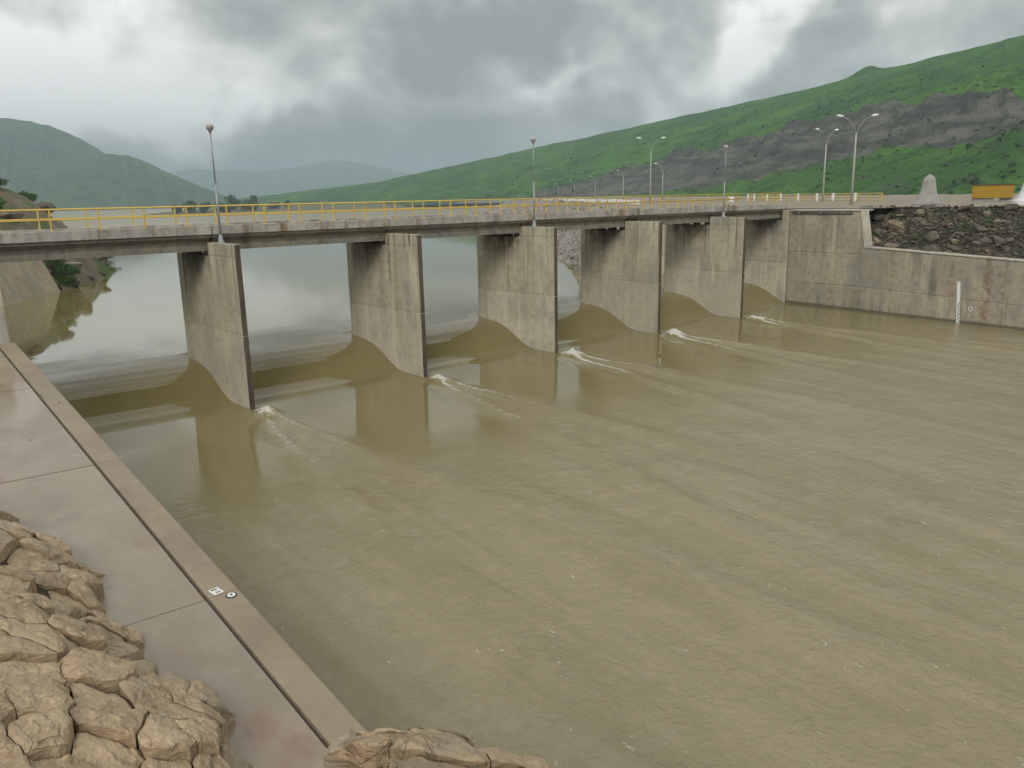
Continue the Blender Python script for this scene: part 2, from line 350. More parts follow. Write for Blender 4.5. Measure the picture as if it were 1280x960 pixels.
def rock_mat(name, a, b, dark, scale=1.0, soil=None, wet=.55):
    q = Mat(name); oi = q.N.new('ShaderNodeObjectInfo')
    n1 = q.noise(.9*scale, 6, .62); n2 = q.noise(5*scale, 6, .68); n3 = q.noise(28*scale, 4, .7)
    c = q.mix(q.ramp(n1, .32, .68), a, b)
    gpat = q.noise(.55*scale, 5, .6, q.mapped((1, 1, 1), (21, 3, 8))); gm = sum(a)/3
    c = q.mix(q.math('MULTIPLY', q.ramp(gpat, .50, .64), .6), c, (gm*1.08, gm*.98, gm*.82))
    ipat = q.noise(1.7*scale, 6, .66, q.mapped((1, 1, 1.6), (2, 31, 4)))
    c = q.mix(q.math('MULTIPLY', q.ramp(ipat, .56, .68), .6), c, (b[0]*.62, b[1]*.52, b[2]*.42))
    c = q.mix(q.math('MULTIPLY', oi.outputs['Random'], .45), c, tuple(x*.72 for x in b))
    c = q.mix(q.math('MULTIPLY', q.ramp(n2, .5, .72), .55), c, tuple(min(1, x*1.35) for x in a))
    lam = q.noise(1.0, 5, .6, q.mapped((1.2*scale, 1.2*scale, 9*scale), (0,0,0), (.35, -.3, 0)))
    c = q.mix(q.math('MULTIPLY', q.ramp(lam, .58, .70), .4), c, dark)
    cr = q.voro(1.7*scale, q.mapped((1, 1, 1), (0,0,0)), 'DISTANCE_TO_EDGE')
    wob = q.math('ADD', cr, q.math('MULTIPLY', q.math('SUBTRACT', n2, .5), .10))
    crack = q.ramp(wob, .0, .022, 1, 0)
    crack = q.math('MULTIPLY', crack, q.ramp(q.noise(.8*scale, 3, .5, q.mapped((1,1,1),(5,5,5))), .54, .66))
    cr2 = q.math('ADD', q.voro(4.6*scale, q.mapped((1, 1, 1), (3, 9, 1)), 'DISTANCE_TO_EDGE'), q.math('MULTIPLY', q.math('SUBTRACT', n2, .5), .12))
    cr2 = q.math('MULTIPLY', q.ramp(cr2, .0, .03, 1, 0), q.ramp(q.noise(1.1*scale, 2, .5, q.mapped((1,1,1),(15,5,25))), .54, .62))
    crack = q.math('MAXIMUM', crack, q.math('MULTIPLY', cr2, .5))
    c = q.mix(q.math('MULTIPLY', crack, .10), c, dark)
    if soil: c = q.mix(q.ramp(q.xyz(q.geo.outputs['Normal'])[2], .25, .05), c, soil)
    b1 = q.bump(n3, .35, .012); b2 = q.bump(n2, .8, .06, b1); b3 = q.bump(q.math('SUBTRACT', lam, q.math('MULTIPLY', crack, .35)), .9, .06, b2)
    return q.done(c, q.ramp(n2, .3, .7, wet-.12, wet+.2), b3, .4)
M['rock'] = rock_mat('tan_bedrock', (.47, .355, .225), (.33, .24, .145), (.04, .03, .022))
M['rock_dark'] = rock_mat('damp_bank_rock', (.15, .125, .085), (.06, .05, .036), (.02, .018, .014), 1.2, None, .65)
M['rock_pale'] = rock_mat('pale_bank_rock', (.27, .22, .145), (.16, .13, .085), (.05, .04, .03), 1.2, None, .65)
M['riprap'] = rock_mat('riprap_stone', (.33, .30, .26), (.22, .20, .175), (.1, .09, .08), .8, None, .75)
def soil_mat(name, a, b, g=None, s=1.0):
    q = Mat(name); c = q.mix(q.ramp(q.noise(.6*s, 6, .65), .35, .65), a, b)
    if g: c = q.mix(q.math('MULTIPLY', q.ramp(q.noise(.35*s, 6, .65, q.mapped((1,1,1),(8,3,1))), .48, .6), .9), c, g)
    return q.done(c, .85, q.bump(q.noise(5*s, 6, .7), .6, .1), .25)
M['crackfill'] = soil_mat('crack_soil', (.045, .033, .022), (.085, .06, .036), (.04, .034, .02), 2)
M['bank_soil'] = soil_mat('dark_bank_soil', (.035, .029, .021), (.085, .068, .045), (.035, .045, .02))
M['bank_left'] = soil_mat('left_bank_soil', (.12, .095, .06), (.20, .16, .11), (.06, .11, .025), .5)
M['platform'] = soil_mat('gravel_road', (.30, .255, .19), (.24, .205, .155), None, .8)
M['ground'] = soil_mat('earth', (.16, .13, .08), (.10, .11, .045), (.06, .10, .03), .05)

def hill_mat(name, g1, g2, g3, rk1, rk2, sc=1.0):
    q = Mat(name); a = q.attr('rock'); n = q.noise(.012*sc, 6, .6); n2 = q.noise(.06*sc, 6, .65); n3 = q.noise(.35*sc, 4, .65)
    c = q.mix(q.ramp(n, .38, .62), g1, g2); c = q.mix(q.math('MULTIPLY', q.ramp(n2, .48, .66), .75), c, g3)
    c = q.mix(q.math('MULTIPLY', q.ramp(n3, .50, .66), .7), c, tuple(x*.55 for x in g3))
    n4 = q.noise(.03*sc, 5, .6, q.mapped((1, 1, 1), (70, 20, 5))); c = q.mix(q.math('MULTIPLY', q.ramp(n4, .55, .68), .55), c, (g1[0]*1.7, g1[1]*1.25, g1[2]*1.2))
    c = q.mix(q.math('MULTIPLY', q.ramp(q.noise(.05*sc, 6, .65, q.mapped((1, 1, 2), (3, 44, 9))), .60, .70), .5), c, rk2)
    x_, y_, z_ = q.xyz()[:]
    rn = q.noise(1.0, 6, .68, q.mapped((.03*sc, .03*sc, .22*sc)))
    rv = q.noise(1.0, 6, .7, q.mapped((.11*sc, .11*sc, .02*sc)))
    rc = q.mix(q.ramp(rn, .38, .62), rk1, rk2); rc = q.mix(q.math('MULTIPLY', q.ramp(rv, .48, .66), .7), rc, tuple(x*.38 for x in rk1))
    f = q.math('ADD', a, q.math('MULTIPLY', q.math('SUBTRACT', n2, .5), .7)); f = q.ramp(f, .36, .60)
    c = q.mix(f, c, rc)
    return q.done(c, .9, q.bump(q.math('ADD', n3, q.math('MULTIPLY', rv, f)), .9, 2.5), .15)
M['hill'] = hill_mat('green_hill', (.066, .170, .024), (.038, .104, .018), (.021, .055, .014), (.14, .138, .115), (.066, .068, .06))
M['mount'] = hill_mat('far_green_mountain', (.048, .095, .028), (.026, .055, .024), (.014, .030, .02), (.10, .075, .055), (.07, .055, .045), .35)
def leaf_mat(name, a, b):
    q = Mat(name); oi = q.N.new('ShaderNodeObjectInfo'); c = q.mix(q.ramp(q.noise(1.3, 4, .6), .35, .65), a, b)
    c = q.mix(q.math('MULTIPLY', oi.outputs['Random'], .35), c, tuple(x*.6 for x in a)); return q.done(c, .6, None, .3)
M['leaf'] = leaf_mat('bush_leaves', (.045, .10, .022), (.085, .16, .035)); M['leaf_far'] = leaf_mat('far_tree_leaves', (.026, .055, .02), (.045, .09, .028))
M['bark'] = soil_mat('bark', (.07, .05, .035), (.12, .09, .06)); M['twig'] = soil_mat('dry_twig', (.07, .025, .018), (.12, .06, .03))

def water_mat():
    q = Mat('muddy_water'); chop = q.attr('chop'); foam = q.attr('foam'); x_, y_, z_ = q.xyz()[:]
    streak = q.noise(1.0, 4, .6, q.mapped((.35, .055, 1), (0, 0, 0), (0, 0, .06)))
    tur = q.noise(.9, 5, .6, None, .8)
    c = q.mix(q.ramp(streak, .35, .65), (.19, .155, .062), (.205, .168, .072))
    c = q.mix(q.math('MULTIPLY', q.ramp(tur, .45, .68), q.math('MULTIPLY', chop, .6)), c, (.34, .28, .18))
    silt = q.noise(1.0, 4, .6, q.mapped((.55, .07, 1), (9, 3, 0), (0, 0, .05)), .6)
    c = q.mix(q.math('MULTIPLY', chop, .8), c, q.mix(q.ramp(silt, .36, .64), (.25, .21, .125), (.302, .256, .162)))
    # broken little crests with foam flecks where the water is choppy
    fl = q.noise(3.4, 6, .72, q.mapped((1, .7, 1), (3, 1, 0)), .6); fl2 = q.noise(.55, 3, .5)
    fleck = q.math('MULTIPLY', q.ramp(q.math('ADD', fl, q.math('MULTIPLY', fl2, .22)), .765, .84), q.math('MULTIPLY', chop, .38))
    fn = q.noise(7, 7, .75, q.mapped((1, .6, 1)), .5)
    fm = q.math('ADD', q.math('MULTIPLY', foam, 1.0), q.math('MULTIPLY', q.math('SUBTRACT', fn, .5), 1.5)); fm = q.math('MULTIPLY', q.ramp(fm, .30, .75), q.ramp(foam, .03, .25))
    F_ = q.math('MAXIMUM', fm, fleck, True)
    c = q.mix(q.math('MULTIPLY', F_, .8), c, (.68, .66, .60))
    w1 = q.noise(.8, 3, .55, q.mapped((.55, 1.3, 1))); w2 = q.noise(3.2, 5, .65, q.mapped((1, .8, 1)), .4); w3 = q.noise(9, 4, .6)
    still = q.ramp(y_, 10.0, 40.0, .0015, .022)
    calm = q.bump(w1, q.math('ADD', still, q.math('MULTIPLY', chop, .6)), .14)
    h2 = q.bump(w2, q.math('ADD', q.math('MULTIPLY', still, .3), q.math('MULTIPLY', chop, .75)), .14, calm)
    h3 = q.bump(w3, q.math('MULTIPLY', chop, .7), .045, h2); h4 = q.bump(fn, q.math('MULTIPLY', F_, .8), .08, h3)
    q.b.inputs['IOR'].default_value = 1.40
    return q.done(c, q.math('ADD', q.ramp(y_, 60.0, 420.0, .03, .34), q.math('ADD', q.math('MULTIPLY', chop, .08), q.math('MULTIPLY', F_, .6))), h4, .5)
M['water'] = water_mat()

# ================================================================== SETTING
# ground sheet to the horizon
g = 14000.0
tag(link('ground', mesh('ground', [(-g,-g,-6),(g,-g,-6),(g,g,-6),(-g,g,-6)], [(0,1,2,3)], M['ground'])), kind='structure')

# ---- reservoir and spillway water
BAY = 11.0
NP = 5
PX = [-.2 + BAY*i for i in range(NP)]           # pier centre lines
prof_y = np.array([-140, -60, -20, -8, -3, -.5, 1.0, 2.0, 2.5, 3.0, 3.6, 4.2, 4.8, 5.4, 6.2, 7.0, 8.0, 9.0, 10, 11.5, 14, 30])
prof_z = np.array([-6.5, -2.0, -.42, -.16, -.05, -.02, .0, .01, .05, .20, .49, .84, 1.16, 1.40, 1.58, 1.68, 1.76, 1.82, 1.865, 1.905, 1.93, 1.95])
yy_f = np.linspace(-140, 30, 17001); zz_f = np.interp(yy_f, prof_y, prof_z)
for kw in (81, 61, 41):
    ker = np.hanning(kw); ker /= ker.sum(); zz_f = np.convolve(np.pad(zz_f, kw//2, mode='edge'), ker, 'valid')
def wz(y): return np.interp(y, yy_f, zz_f)
ys = np.concatenate([np.arange(-138, -60, 2.0), np.arange(-60, -36, .6), np.arange(-36, 12, .17), np.arange(12, 30.01, .6)])
ys[-1] = 30.0
xs = np.arange(-11.2, 55.3, .2)
X, Y = np.meshgrid(xs, ys, indexing='ij')
Z = wz(Y)
foam = np.zeros_like(Z)
d = np.maximum(-Y, 0)
for i, pxc in enumerate(PX):
    wob = .04*np.sin(Y*1.1 + i*2.1)*np.minimum(d/6, 1) + .18*fbm(Y*.35 + 7*i, X*0 + 3.3*i, 3)*np.minimum(d/5, 1)
    cx = pxc - .05*d*0 + .1
    # rooster tail just behind the nose
    bumpz = .27*np.exp(-((Y+1.6)/.95)**2)*np.exp(-((X-cx)/(.42+.09*d))**2)
    rough = 1 + 1.1*fbm(X*2.6, Y*2.6, 4, .65)
    Z += bumpz*rough*(Y < .1)
    xl = cx - .17*d + wob; xr = cx + .085*d + wob*.8
    for xa, amp in ((xl, 1.0), (xr, .9)):
        wdt = .09 + .022*d
        Z += .13*np.exp(-((X-xa)/(wdt*1.9))**2)*np.exp(-d/9)*sstep(.3, 1.5, d)*(.7+.3*rough)
        Z -= .05*np.exp(-((X-xa+.9)/(wdt*2.2))**2)*np.exp(-d/14)*sstep(.3, 2, d)
        foam = np.maximum(foam, amp*np.exp(-((X-xa)/wdt)**2)*np.exp(-d/8)*sstep(.15, .9, d)*1.4*(.8+.5*fbm(X*.3+i*5, Y*.3, 3)))
    inside = (X > xl-.2) & (X < xr+.2)
    foam = np.maximum(foam, inside*.42*np.exp(-d/7)*sstep(.4, 2.0, d))
    foam = np.maximum(foam, .95*np.exp(-((Y+1.4)/1.1)**2)*np.exp(-((X-cx)/(.38+.07*d))**2)*(Y < -.05))
    # sleepy ridges far behind the wake
    for xa in (xl, xr):
        Z += .13*np.exp(-((X-xa)/(.38+.02*d))**2)*sstep(3, 9, d)*np.exp(-d/38)*(1 + .6*fbm(Y*.3, X*.1 + i, 2))
    # water drawn up where it meets the upstream nose
    Z += .10*np.exp(-((Y-8.9)/.5)**2 - ((X-pxc)/.6)**2)
    # dark separation along pier flank near the toe
near_wall = np.exp(-(X-(-11))/.5) + np.exp(-(55-X)/.5)
foam = np.maximum(foam, .38*near_wall*np.exp(-((Y+1.0)/1.6)**2))
chop = sstep(6.0, 20.0, d + 2.5*fbm(X*.12, Y*.12, 3))*(.75 + .25*sstep(12, 30, d))
wakein = np.zeros_like(Z)
for pxc in PX: wakein = np.maximum(wakein, np.exp(-((X-pxc+.05*d)/(.6+.15*d))**2)*sstep(.5, 4, d))
chop = np.maximum(chop, .6*wakein)
Z += chop*(.045*fbm(X*.55, Y*.75, 4) + .05*fbm(X*.14 + 3, Y*.05, 3) + .075*fbm((X+.06*Y)*.62, Y*.07 + 5, 3))
V = np.stack([X, Y, Z], -1).reshape(-1, 3)
wo_ = link('spillway_water', mesh('spillway_water', V, grid_faces(len(xs), len(ys)), M['water'], True, {'chop': chop.ravel(), 'foam': foam.ravel()}))
tag(wo_, kind='structure')
R0 = 1.95
tag(link('reservoir_water', mesh('reservoir_water', [(-6000, 30, R0), (9000, 30, R0), (9000, 12000, R0), (-6000, 12000, R0)], [(0,1,2,3)], M['water'])), kind='structure')

# ---- hills
def hill(name, ridge, foot, ns, nt_, mat, amp, band=None, bulge=.0, seed=0, kind='structure'):
    ridge = np.array(ridge); foot = np.array(foot); n = len(ridge); u = np.linspace(0, n-1, ns)
    ip = lambda A: np.stack([np.interp(u, np.arange(n), A[:, k]) for k in range(3)], -1)
    Rg, Ft = ip(ridge), ip(foot)
    t = -.02 + 1.47*np.linspace(0, 1, nt_)**1.45
    T, U = np.meshgrid(t, u); tt = np.clip(T, 0, 1)
    P = Ft[:, None, :]*(1-T[..., None]) + Rg[:, None, :]*T[..., None]
    hgt = (Rg[:, 2]-Ft[:, 2])[:, None]
    zf = np.where(T <= 1, tt + bulge*np.sin(math.pi*tt), 1 - (T-1)*.9)
    rk = np.zeros_like(T)
    if band is not None:
        bu, bt, bb = band; tb = np.interp(U, bu, bt); bo = np.interp(U, bu, bb)
        wv = .018*fbm(U*3, T*0 + seed, 4)
        tb = tb + wv; bo = bo + wv*1.4
        # flat bench above the cliff, steep face in the band
        w = np.clip((zf-bo)/np.maximum(tb-bo, .02), 0, 1)
        ins = (zf > bo) & (zf < tb)
        rk = np.where(ins, 1.0, 0.0)*np.clip(np.minimum(w, 1-w)*8, 0, 1)
        zf = zf + .05*np.where(ins, w, 0)*(tb-bo > .03) + .05*np.clip(1-(zf-tb)/.06, 0, 1)*(zf >= tb)*(tb-bo > .03)
    env = np.clip(tt*4, 0, 1)*(1-.80*sstep(.70, .98, T))
    x, y = P[..., 0], P[..., 1]
    Ls = 140.0*amp[1]
    gul = fbm(x/Ls+seed, y/Ls-seed, 5, .55, True); fine_ = fbm(x/(Ls*.22)+seed, y/(Ls*.22), 5, .6)
    slope_run = fbm(U*2.2+seed, tt*1.2, 4, .5, True)
    z = Ft[:, 2][:, None] + hgt*zf + env*amp[0]*(.55*gul + .35*fine_ + .30*slope_run - .4)
    z += env*rk*amp[0]*.8*fbm(x/14/amp[1], y/14/amp[1], 4, .6)
    z += 6.5*np.exp(-((x-759.9)**2+(y-357.4)**2)/(2*11.0**2))*(n > 18)
    strat = fbm(x*.004, y*.004, 2)*.18 + zf*15 + U*.30
    lines = np.clip(1-np.abs((strat % 1)-.5)*9, 0, 1)*(U > n*.62)*(zf < .30)
    rk = np.maximum(rk, lines*.80*(.7 + .8*fbm(x/40, y/40, 3)))
    thin = np.clip(1-np.abs(zf-.985)/.02, 0, 1)*.35
    V = np.stack([x, y, z], -1)
    o = link(name, mesh(name, V.reshape(-1, 3), grid_faces(ns, nt_), mat, True, {'rock': np.maximum(rk, thin).ravel()}))
    tag(o, kind=kind); return V, rk
ridge = [[560,1640,10],[598.4,1327.9,23.3],[643.7,1250.8,30.8],[701.1,1161.9,38.9],[734.5,1045.4,55.3],[765.1,960.8,66.4],[788.6,876.6,78.6],[804.6,793.4,87.1],[812.1,683.5,97.1],[811.1,606.3,104.2],[803.4,532.7,108.8],[789.2,444.5,114.0],[763.9,367.0,117.1],[720.2,272.6,118.9],[673.9,198.0,118.7],[641.5,132.8,121.6],[614.1,71.3,127.3],[590,-40,130],[560,-200,120]]
foot = [[440,1250,0],[465.7,1036.7,0],[473.7,922.1,0],[474.3,784.8,1.5],[471.8,667.8,5.2],[462.9,575.2,8.0],[445.2,486.1,8.6],[418.8,401.5,8.6],[375.9,301.3,8.6],[339.2,235.8,8.6],[312.7,187.4,8.6],[276.3,133.0,8.6],[251.1,96.0,8.6],[226.3,59.0,8.6],[207.3,32.6,8.6],[192.9,10.0,8.5],[181.7,-10.8,8.5],[170,-60,8.5],[160,-160,8.5]]
band = ([0, 6, 7, 8, 9, 10, 11, 12, 13, 14, 16, 18], [.0, .015, .14, .26, .30, .335, .355, .365, .35, .31, .30, .30], [.0, .0, .0, .0, .03, .055, .095, .14, .175, .20, .20, .20])
HV, HR = hill('hillside', ridge, foot, 520, 190, M['hill'], (10, 1.0), band, .03, 3.1)
LR = [[-420,2600,120],[-101.1,2858.3,230],[155.7,2904.5,262],[329.7,2939.5,276],[491.1,2916.3,276],[564.4,2851.9,257.4],[633.7,2785.8,215],[690,2740,168],[760,2700,130],[840,2660,90],[920,2600,40],[960,2560,8]]
LF = [[-480,1900,1],[-84.5,1950,1],[63,1990,1],[168.2,2000,1],[274.4,2010,1],[327.2,2020,1],[381.5,2030,1],[440,2050,1],[520,2080,1],[600,2120,1],[700,2200,1],[800,2300,1]]
hill('mountain', LR, LF, 240, 120, M['mount'], (46, 3.4), None, .04, 9.7)
LR2 = [[-250,2150,45],[60,2200,60],[200,2230,70],[330,2260,82],[430,2280,100],[520,2290,126],[580,2290,140],[625,2270,138],[670,2230,112],[710,2190,84],[750,2140,58],[800,2090,28],[850,2040,4]]
LF2 = [[-300,1600,1],[0,1650,1],[120,1690,1],[240,1720,1],[330,1740,1],[400,1750,1],[450,1755,1],[500,1765,1],[560,1790,1],[620,1830,1],[690,1880,1],[760,1930,1],[835,1990,1]]
hill('front_mountain', LR2, LF2, 240, 110, M['mount'], (30, 2.2), None, .05, 4.4)
GR = [[600,7000,300],[1665.3,6238.3,250],[2134,5987.6,330],[2510.1,5730.9,300],[2923,5418.7,390],[3170.8,5277.8,330],[3510.6,5058.8,200],[3855.2,4929.8,100],[4384.1,4607,52.8],[5200,4200,120]]
GF = [[v[0]*.8, v[1]*.8, 1] for v in GR]
GR = [[v[0]*1.12, v[1]*1.12, v[2]*.86] for v in GR]
hill('far_mountain', GR, GF, 160, 60, M['mount'], (90, 7), None, .03, 21.2)

# ---- right bank: platform, dam crest, riprap face
crest = [(56.2, 30), (66, 38), (84, 50), (102, 70), (128, 104), (166, 152), (206, 204), (256, 268), (330, 360), (430, 480)]
wline = [(55.9, 31.5), (61, 39), (68.5, 49), (84, 72), (104, 102), (140, 152), (180, 208), (230, 280), (306, 372), (410, 492)]
V = []; F = []
for (x, y) in crest: V += [(x, y, 9.0), (x+24, y-18, 9.0), (x+260, y-190, 8.9)]
for i in range(len(crest)-1):
    b = i*3; F += [(b, b+1, b+4, b+3), (b+1, b+2, b+5, b+4)]
# wedge behind the right wall
nb = len(V); edge = [(57, 30), (57, -4.2), (60.6, -5.2), (60.8, -20), (61.2, -40), (62, -70), (63, -140)]
V += [(x, y, 9.0) for x, y in edge] + [(400, -300, 9.0), (316.2, -160, 8.9), (80.2, 12, 9.0)]
F.append(tuple(range(nb+len(edge)+2, nb-1, -1)))
tag(link('right_bank_ground', MB().add(V, F).me('right_bank_ground', M['platform'])), kind='structure')
def strip(name, A, B, za, zb, nseg, nacross, mat, amp, scale, kind='structure', seed=0):
    A = np.array(A, float); B = np.array(B, float); n = len(A); u = np.linspace(0, n-1, nseg); t = np.linspace(0, 1, nacross)
    Ax = np.stack([np.interp(u, np.arange(n), A[:, k]) for k in range(2)], -1); Bx = np.stack([np.interp(u, np.arange(n), B[:, k]) for k in range(2)], -1)
    P = Ax[:, None]*(1-t)[None, :, None] + Bx[:, None]*t[None, :, None]
    zA = np.interp(u, np.arange(n), za)[:, None] if np.ndim(za) else za; zB = np.interp(u, np.arange(n), zb)[:, None] if np.ndim(zb) else zb
    zq = zA*(1-t)[None] + zB*t[None] + amp*fbm(P[..., 0]*scale+seed, P[..., 1]*scale, 4)*np.minimum(1, np.minimum(t, 1-t)*6)[None]
    V = np.concatenate([P, zq[..., None]], -1)
    me = mesh(name, V.reshape(-1, 3), grid_faces(nseg, nacross), mat, False)
    bm = bmesh.new(); bm.from_mesh(me); bmesh.ops.recalc_face_normals(bm, faces=bm.faces[:])
    up_ = sum(f.normal.z for f in bm.faces)
    if up_ < 0: bmesh.ops.reverse_faces(bm, faces=bm.faces[:])
    bm.to_mesh(me); bm.free()
    o = link(name, me); tag(o, kind=kind); return V
wl2 = [(x + (x-c[0])*.35, y + (y-c[1])*.35) for (x, y), c in zip(wline, crest)]
SV = strip('dam_face', crest, wl2, 8.97, -.1, 120, 8, M['platform'], .3, .3)

def hull_stone(seed, nv=13, flat=.75):
    r = random.Random(seed); bm = bmesh.new()
    for i in range(nv):
        v = Vector((r.gauss(0,1), r.gauss(0,1), r.gauss(0,1))).normalized() * r.uniform(.8, 1.05)
        bm.verts.new((v.x, v.y*r.uniform(.8, 1), v.z*flat))
    bmesh.ops.convex_hull(bm, input=bm.verts[:])
    bmesh.ops.delete(bm, geom=[v for v in bm.verts if not v.link_faces], context='VERTS')
    bm.verts.index_update(); Vq = np.array([v.co[:] for v in bm.verts]); Fq = [[v.index for v in f.verts] for f in bm.faces]; bm.free()
    return Vq, Fq
stones = [hull_stone(i) for i in range(14)]
def rotm(r):
    a, b, c = r.uniform(0, 6.28), r.gauss(0, .35), r.gauss(0, .35)
    return np.array(Matrix.Rotation(a, 3, 'Z') @ Matrix.Rotation(b, 3, 'X') @ Matrix.Rotation(c, 3, 'Y'))
# riprap: thousands of stones on the dam face, one mass
Vr = []; Fr = []; nv = 0; rr = random.Random(5)
def face_pt(u, t):
    i = min(int(u), len(crest)-2); f_ = u-i
    a = np.array(crest[i])*(1-f_) + np.array(crest[i+1])*f_; b = np.array(wl2[i])*(1-f_) + np.array(wl2[i+1])*f_
    p = a*(1-t)+b*t; return p[0], p[1], 8.97*(1-t) - .1*t
for k in range(5200):
    u = 4.8*rr.random()**1.15 if k < 4000 else 4.8 + 3.5*rr.random(); t = rr.random()*.98
    x, y, z = face_pt(u, t); s_ = (rr.uniform(.35, .75) if k < 4000 else rr.uniform(.8, 1.5))
    Vq, Fq = stones[rr.randrange(14)]; Vq = (Vq*s_) @ rotm(rr).T + np.array([x, y, z+.1*s_]); Vr.append(Vq); Fr += [[a+nv for a in f] for f in Fq]; nv += len(Vq)
ro = link('riprap', mesh('riprap', np.concatenate(Vr), Fr, M['riprap']))
tag(ro, 'grey riprap stones covering the dam face behind the bridge', 'riprap', kind='stuff')

# ---- left bank upstream
lw = [(-11.8, 10), (-10.5, 26), (-6.5, 40), (-4.2, 47), (1.4, 55.6), (3.5, 57), (6.5, 61), (12.2, 74), (12.8, 86), (20, 107), (16, 135), (-5, 170), (-60, 240)]
lo_ = [(-40, -8), (-45, 20), (-44, 50), (-42, 70), (-36, 88), (-32, 95), (-28, 105), (-20, 118), (-12, 130), (-4, 145), (-12, 165), (-30, 195), (-80, 260)]
A = np.array(lw, float); B = np.array(lo_, float); n = len(A); u = np.linspace(0, n-1, 220); t = np.linspace(-.06, 1, 46)
Ax = np.stack([np.interp(u, np.arange(n), A[:, k]) for k in range(2)], -1); Bx = np.stack([np.interp(u, np.arange(n), B[:, k]) for k in range(2)], -1)
Pq = Ax[:, None]*(1-t)[None, :, None] + Bx[:, None]*t[None, :, None]
hmax = np.interp(u, np.arange(n), [9.3, 9.3, 10, 12, 16, 18, 19, 18, 16, 12, 9, 8, 8])[:, None]
tt = np.clip(t, 0, 1)[None]
zq = 1.6 + np.where(t[None] < 0, t[None]*30, 0) + (hmax-1.6)*(1-np.exp(-tt*4.2))/(1-math.exp(-4.2)) + .9*fbm(Pq[..., 0]*.22, Pq[..., 1]*.22, 5)*np.clip(tt*12, 0.15, 1)
LB = np.concatenate([Pq, zq[..., None]], -1)
me = mesh('left_bank_terrain', LB.reshape(-1, 3), grid_faces(220, 46), M['bank_left'], True)
bm = bmesh.new(); bm.from_mesh(me)
if sum(f.normal.z for f in bm.faces) < 0: bmesh.ops.reverse_faces(bm, faces=bm.faces[:])
bm.to_mesh(me); bm.free()
tag(link('left_bank_terrain', me), kind='structure')
lb_pts = LB.reshape(-1, 3)
# rocks lying along the left bank
for k, (iu, it, s_) in enumerate([(78,3,1.1),(84,4,.8),(97,3,.9),(106,4,1.5),(112,3,.7),(116,5,1.6),(120,3,.8),(127,4,1.0),(134,4,1.2),(140,3,.6),(147,5,.9),(150,9,1.7),(128,10,1.6),(102,9,1.9)]):
    p = LB[iu, it]; Vq, Fq = hull_stone(700+k, 18, .6)
    o = link('rock', mesh('rock', Vq*s_, Fq, M['rock_pale' if k % 2 else 'rock_dark']), None, (p[0], p[1], p[2]+.15)); o.rotation_euler = (0, 0, k*1.3)
    tag(o, 'loose rock lying on the left bank past the wing wall', 'rock', 'rocks along the left bank')

# ---- leafy plants
def leaf_cloud(mb_v, mb_f, centre, radii, n, size, r, shell=.45):
    for _ in range(n):
        v = Vector((r.gauss(0,1), r.gauss(0,1), r.gauss(0,1))).normalized() * (shell + (1-shell)*r.random())
        p = Vector((centre[0]+v.x*radii[0], centre[1]+v.y*radii[1], centre[2]+v.z*radii[2]))
        a = Vector((r.gauss(0,1), r.gauss(0,1), r.gauss(0,.6))).normalized(); b = a.cross(Vector((r.gauss(0,1), r.gauss(0,1), r.gauss(0,1)))).normalized()
        s_ = size*r.uniform(.6, 1.3); i0 = len(mb_v)
        mb_v += [tuple(p - a*s_*.5), tuple(p + b*s_*.28), tuple(p + a*s_*.5), tuple(p - b*s_*.28)]; mb_f.append((i0, i0+1, i0+2, i0+3))
def plant(name, loc, h, w, label, cat, group, seed, nleaf, lsize, mat, trunk_h=.3, lobes=6):
    r = random.Random(seed); root = empty(name, loc, label=label, cat=cat, group=group)
    tb = MB(); pv = []; pf = []
    tb.tube([(0,0,-.3), (r.uniform(-.1,.1)*w, 0, h*trunk_h), (r.uniform(-.15,.15)*w, r.uniform(-.1,.1)*w, h*.75)], [w*.05, w*.035, w*.012], 6)
    for k in range(lobes):
        a = 6.283*k/lobes + r.uniform(-.5, .5); rad = w*.5*r.uniform(.25, .75); z = h*r.uniform(trunk_h+.08, .86)
        c = (rad*math.cos(a), rad*math.sin(a), z); tb.tube([(0, 0, h*trunk_h*.8), (c[0]*.5, c[1]*.5, z*.75), c], [w*.025, w*.016, w*.006], 5)
        q = w*r.uniform(.16, .30); leaf_cloud(pv, pf, c, (q, q, q*r.uniform(.7, 1.1)*min(1.5, h/w)), nleaf//lobes, lsize, r)
    tb.obj('trunk' if cat == 'tree' else 'stem', M['bark'], root); link('crown' if cat == 'tree' else 'foliage', mesh('crown', pv, pf, mat), root); return root
for k, (iu, it, h, w, lab) in enumerate([(88, 4, 3.4, 3.6, 'tall dark green bush on the left bank beside the wing wall'), (93, 3, 2.4, 2.6, 'green bush hanging to the water next to the tall bank bush'),
        (160, 3, 2.2, 4.5, 'low green bush on the far point of the left bank'), (150, 3, 1.8, 3.4, 'small bush in the middle of the left bank point'), (98, 10, 2.4, 3.2, 'bush above the slanting rock on the left bank'),
        (120, 14, 2.2, 3.4, 'bush behind the yellow rails at the left end of the bridge'), (135, 12, 2.0, 3.0, 'bush on the slope beyond the left rail posts')]):
    p = LB[iu, it]; plant('bush', (p[0], p[1], p[2]-.1), h, w, lab, 'bush', 'bushes on the left bank', 40+k, 1500, .26, M['leaf'], .12, 9)
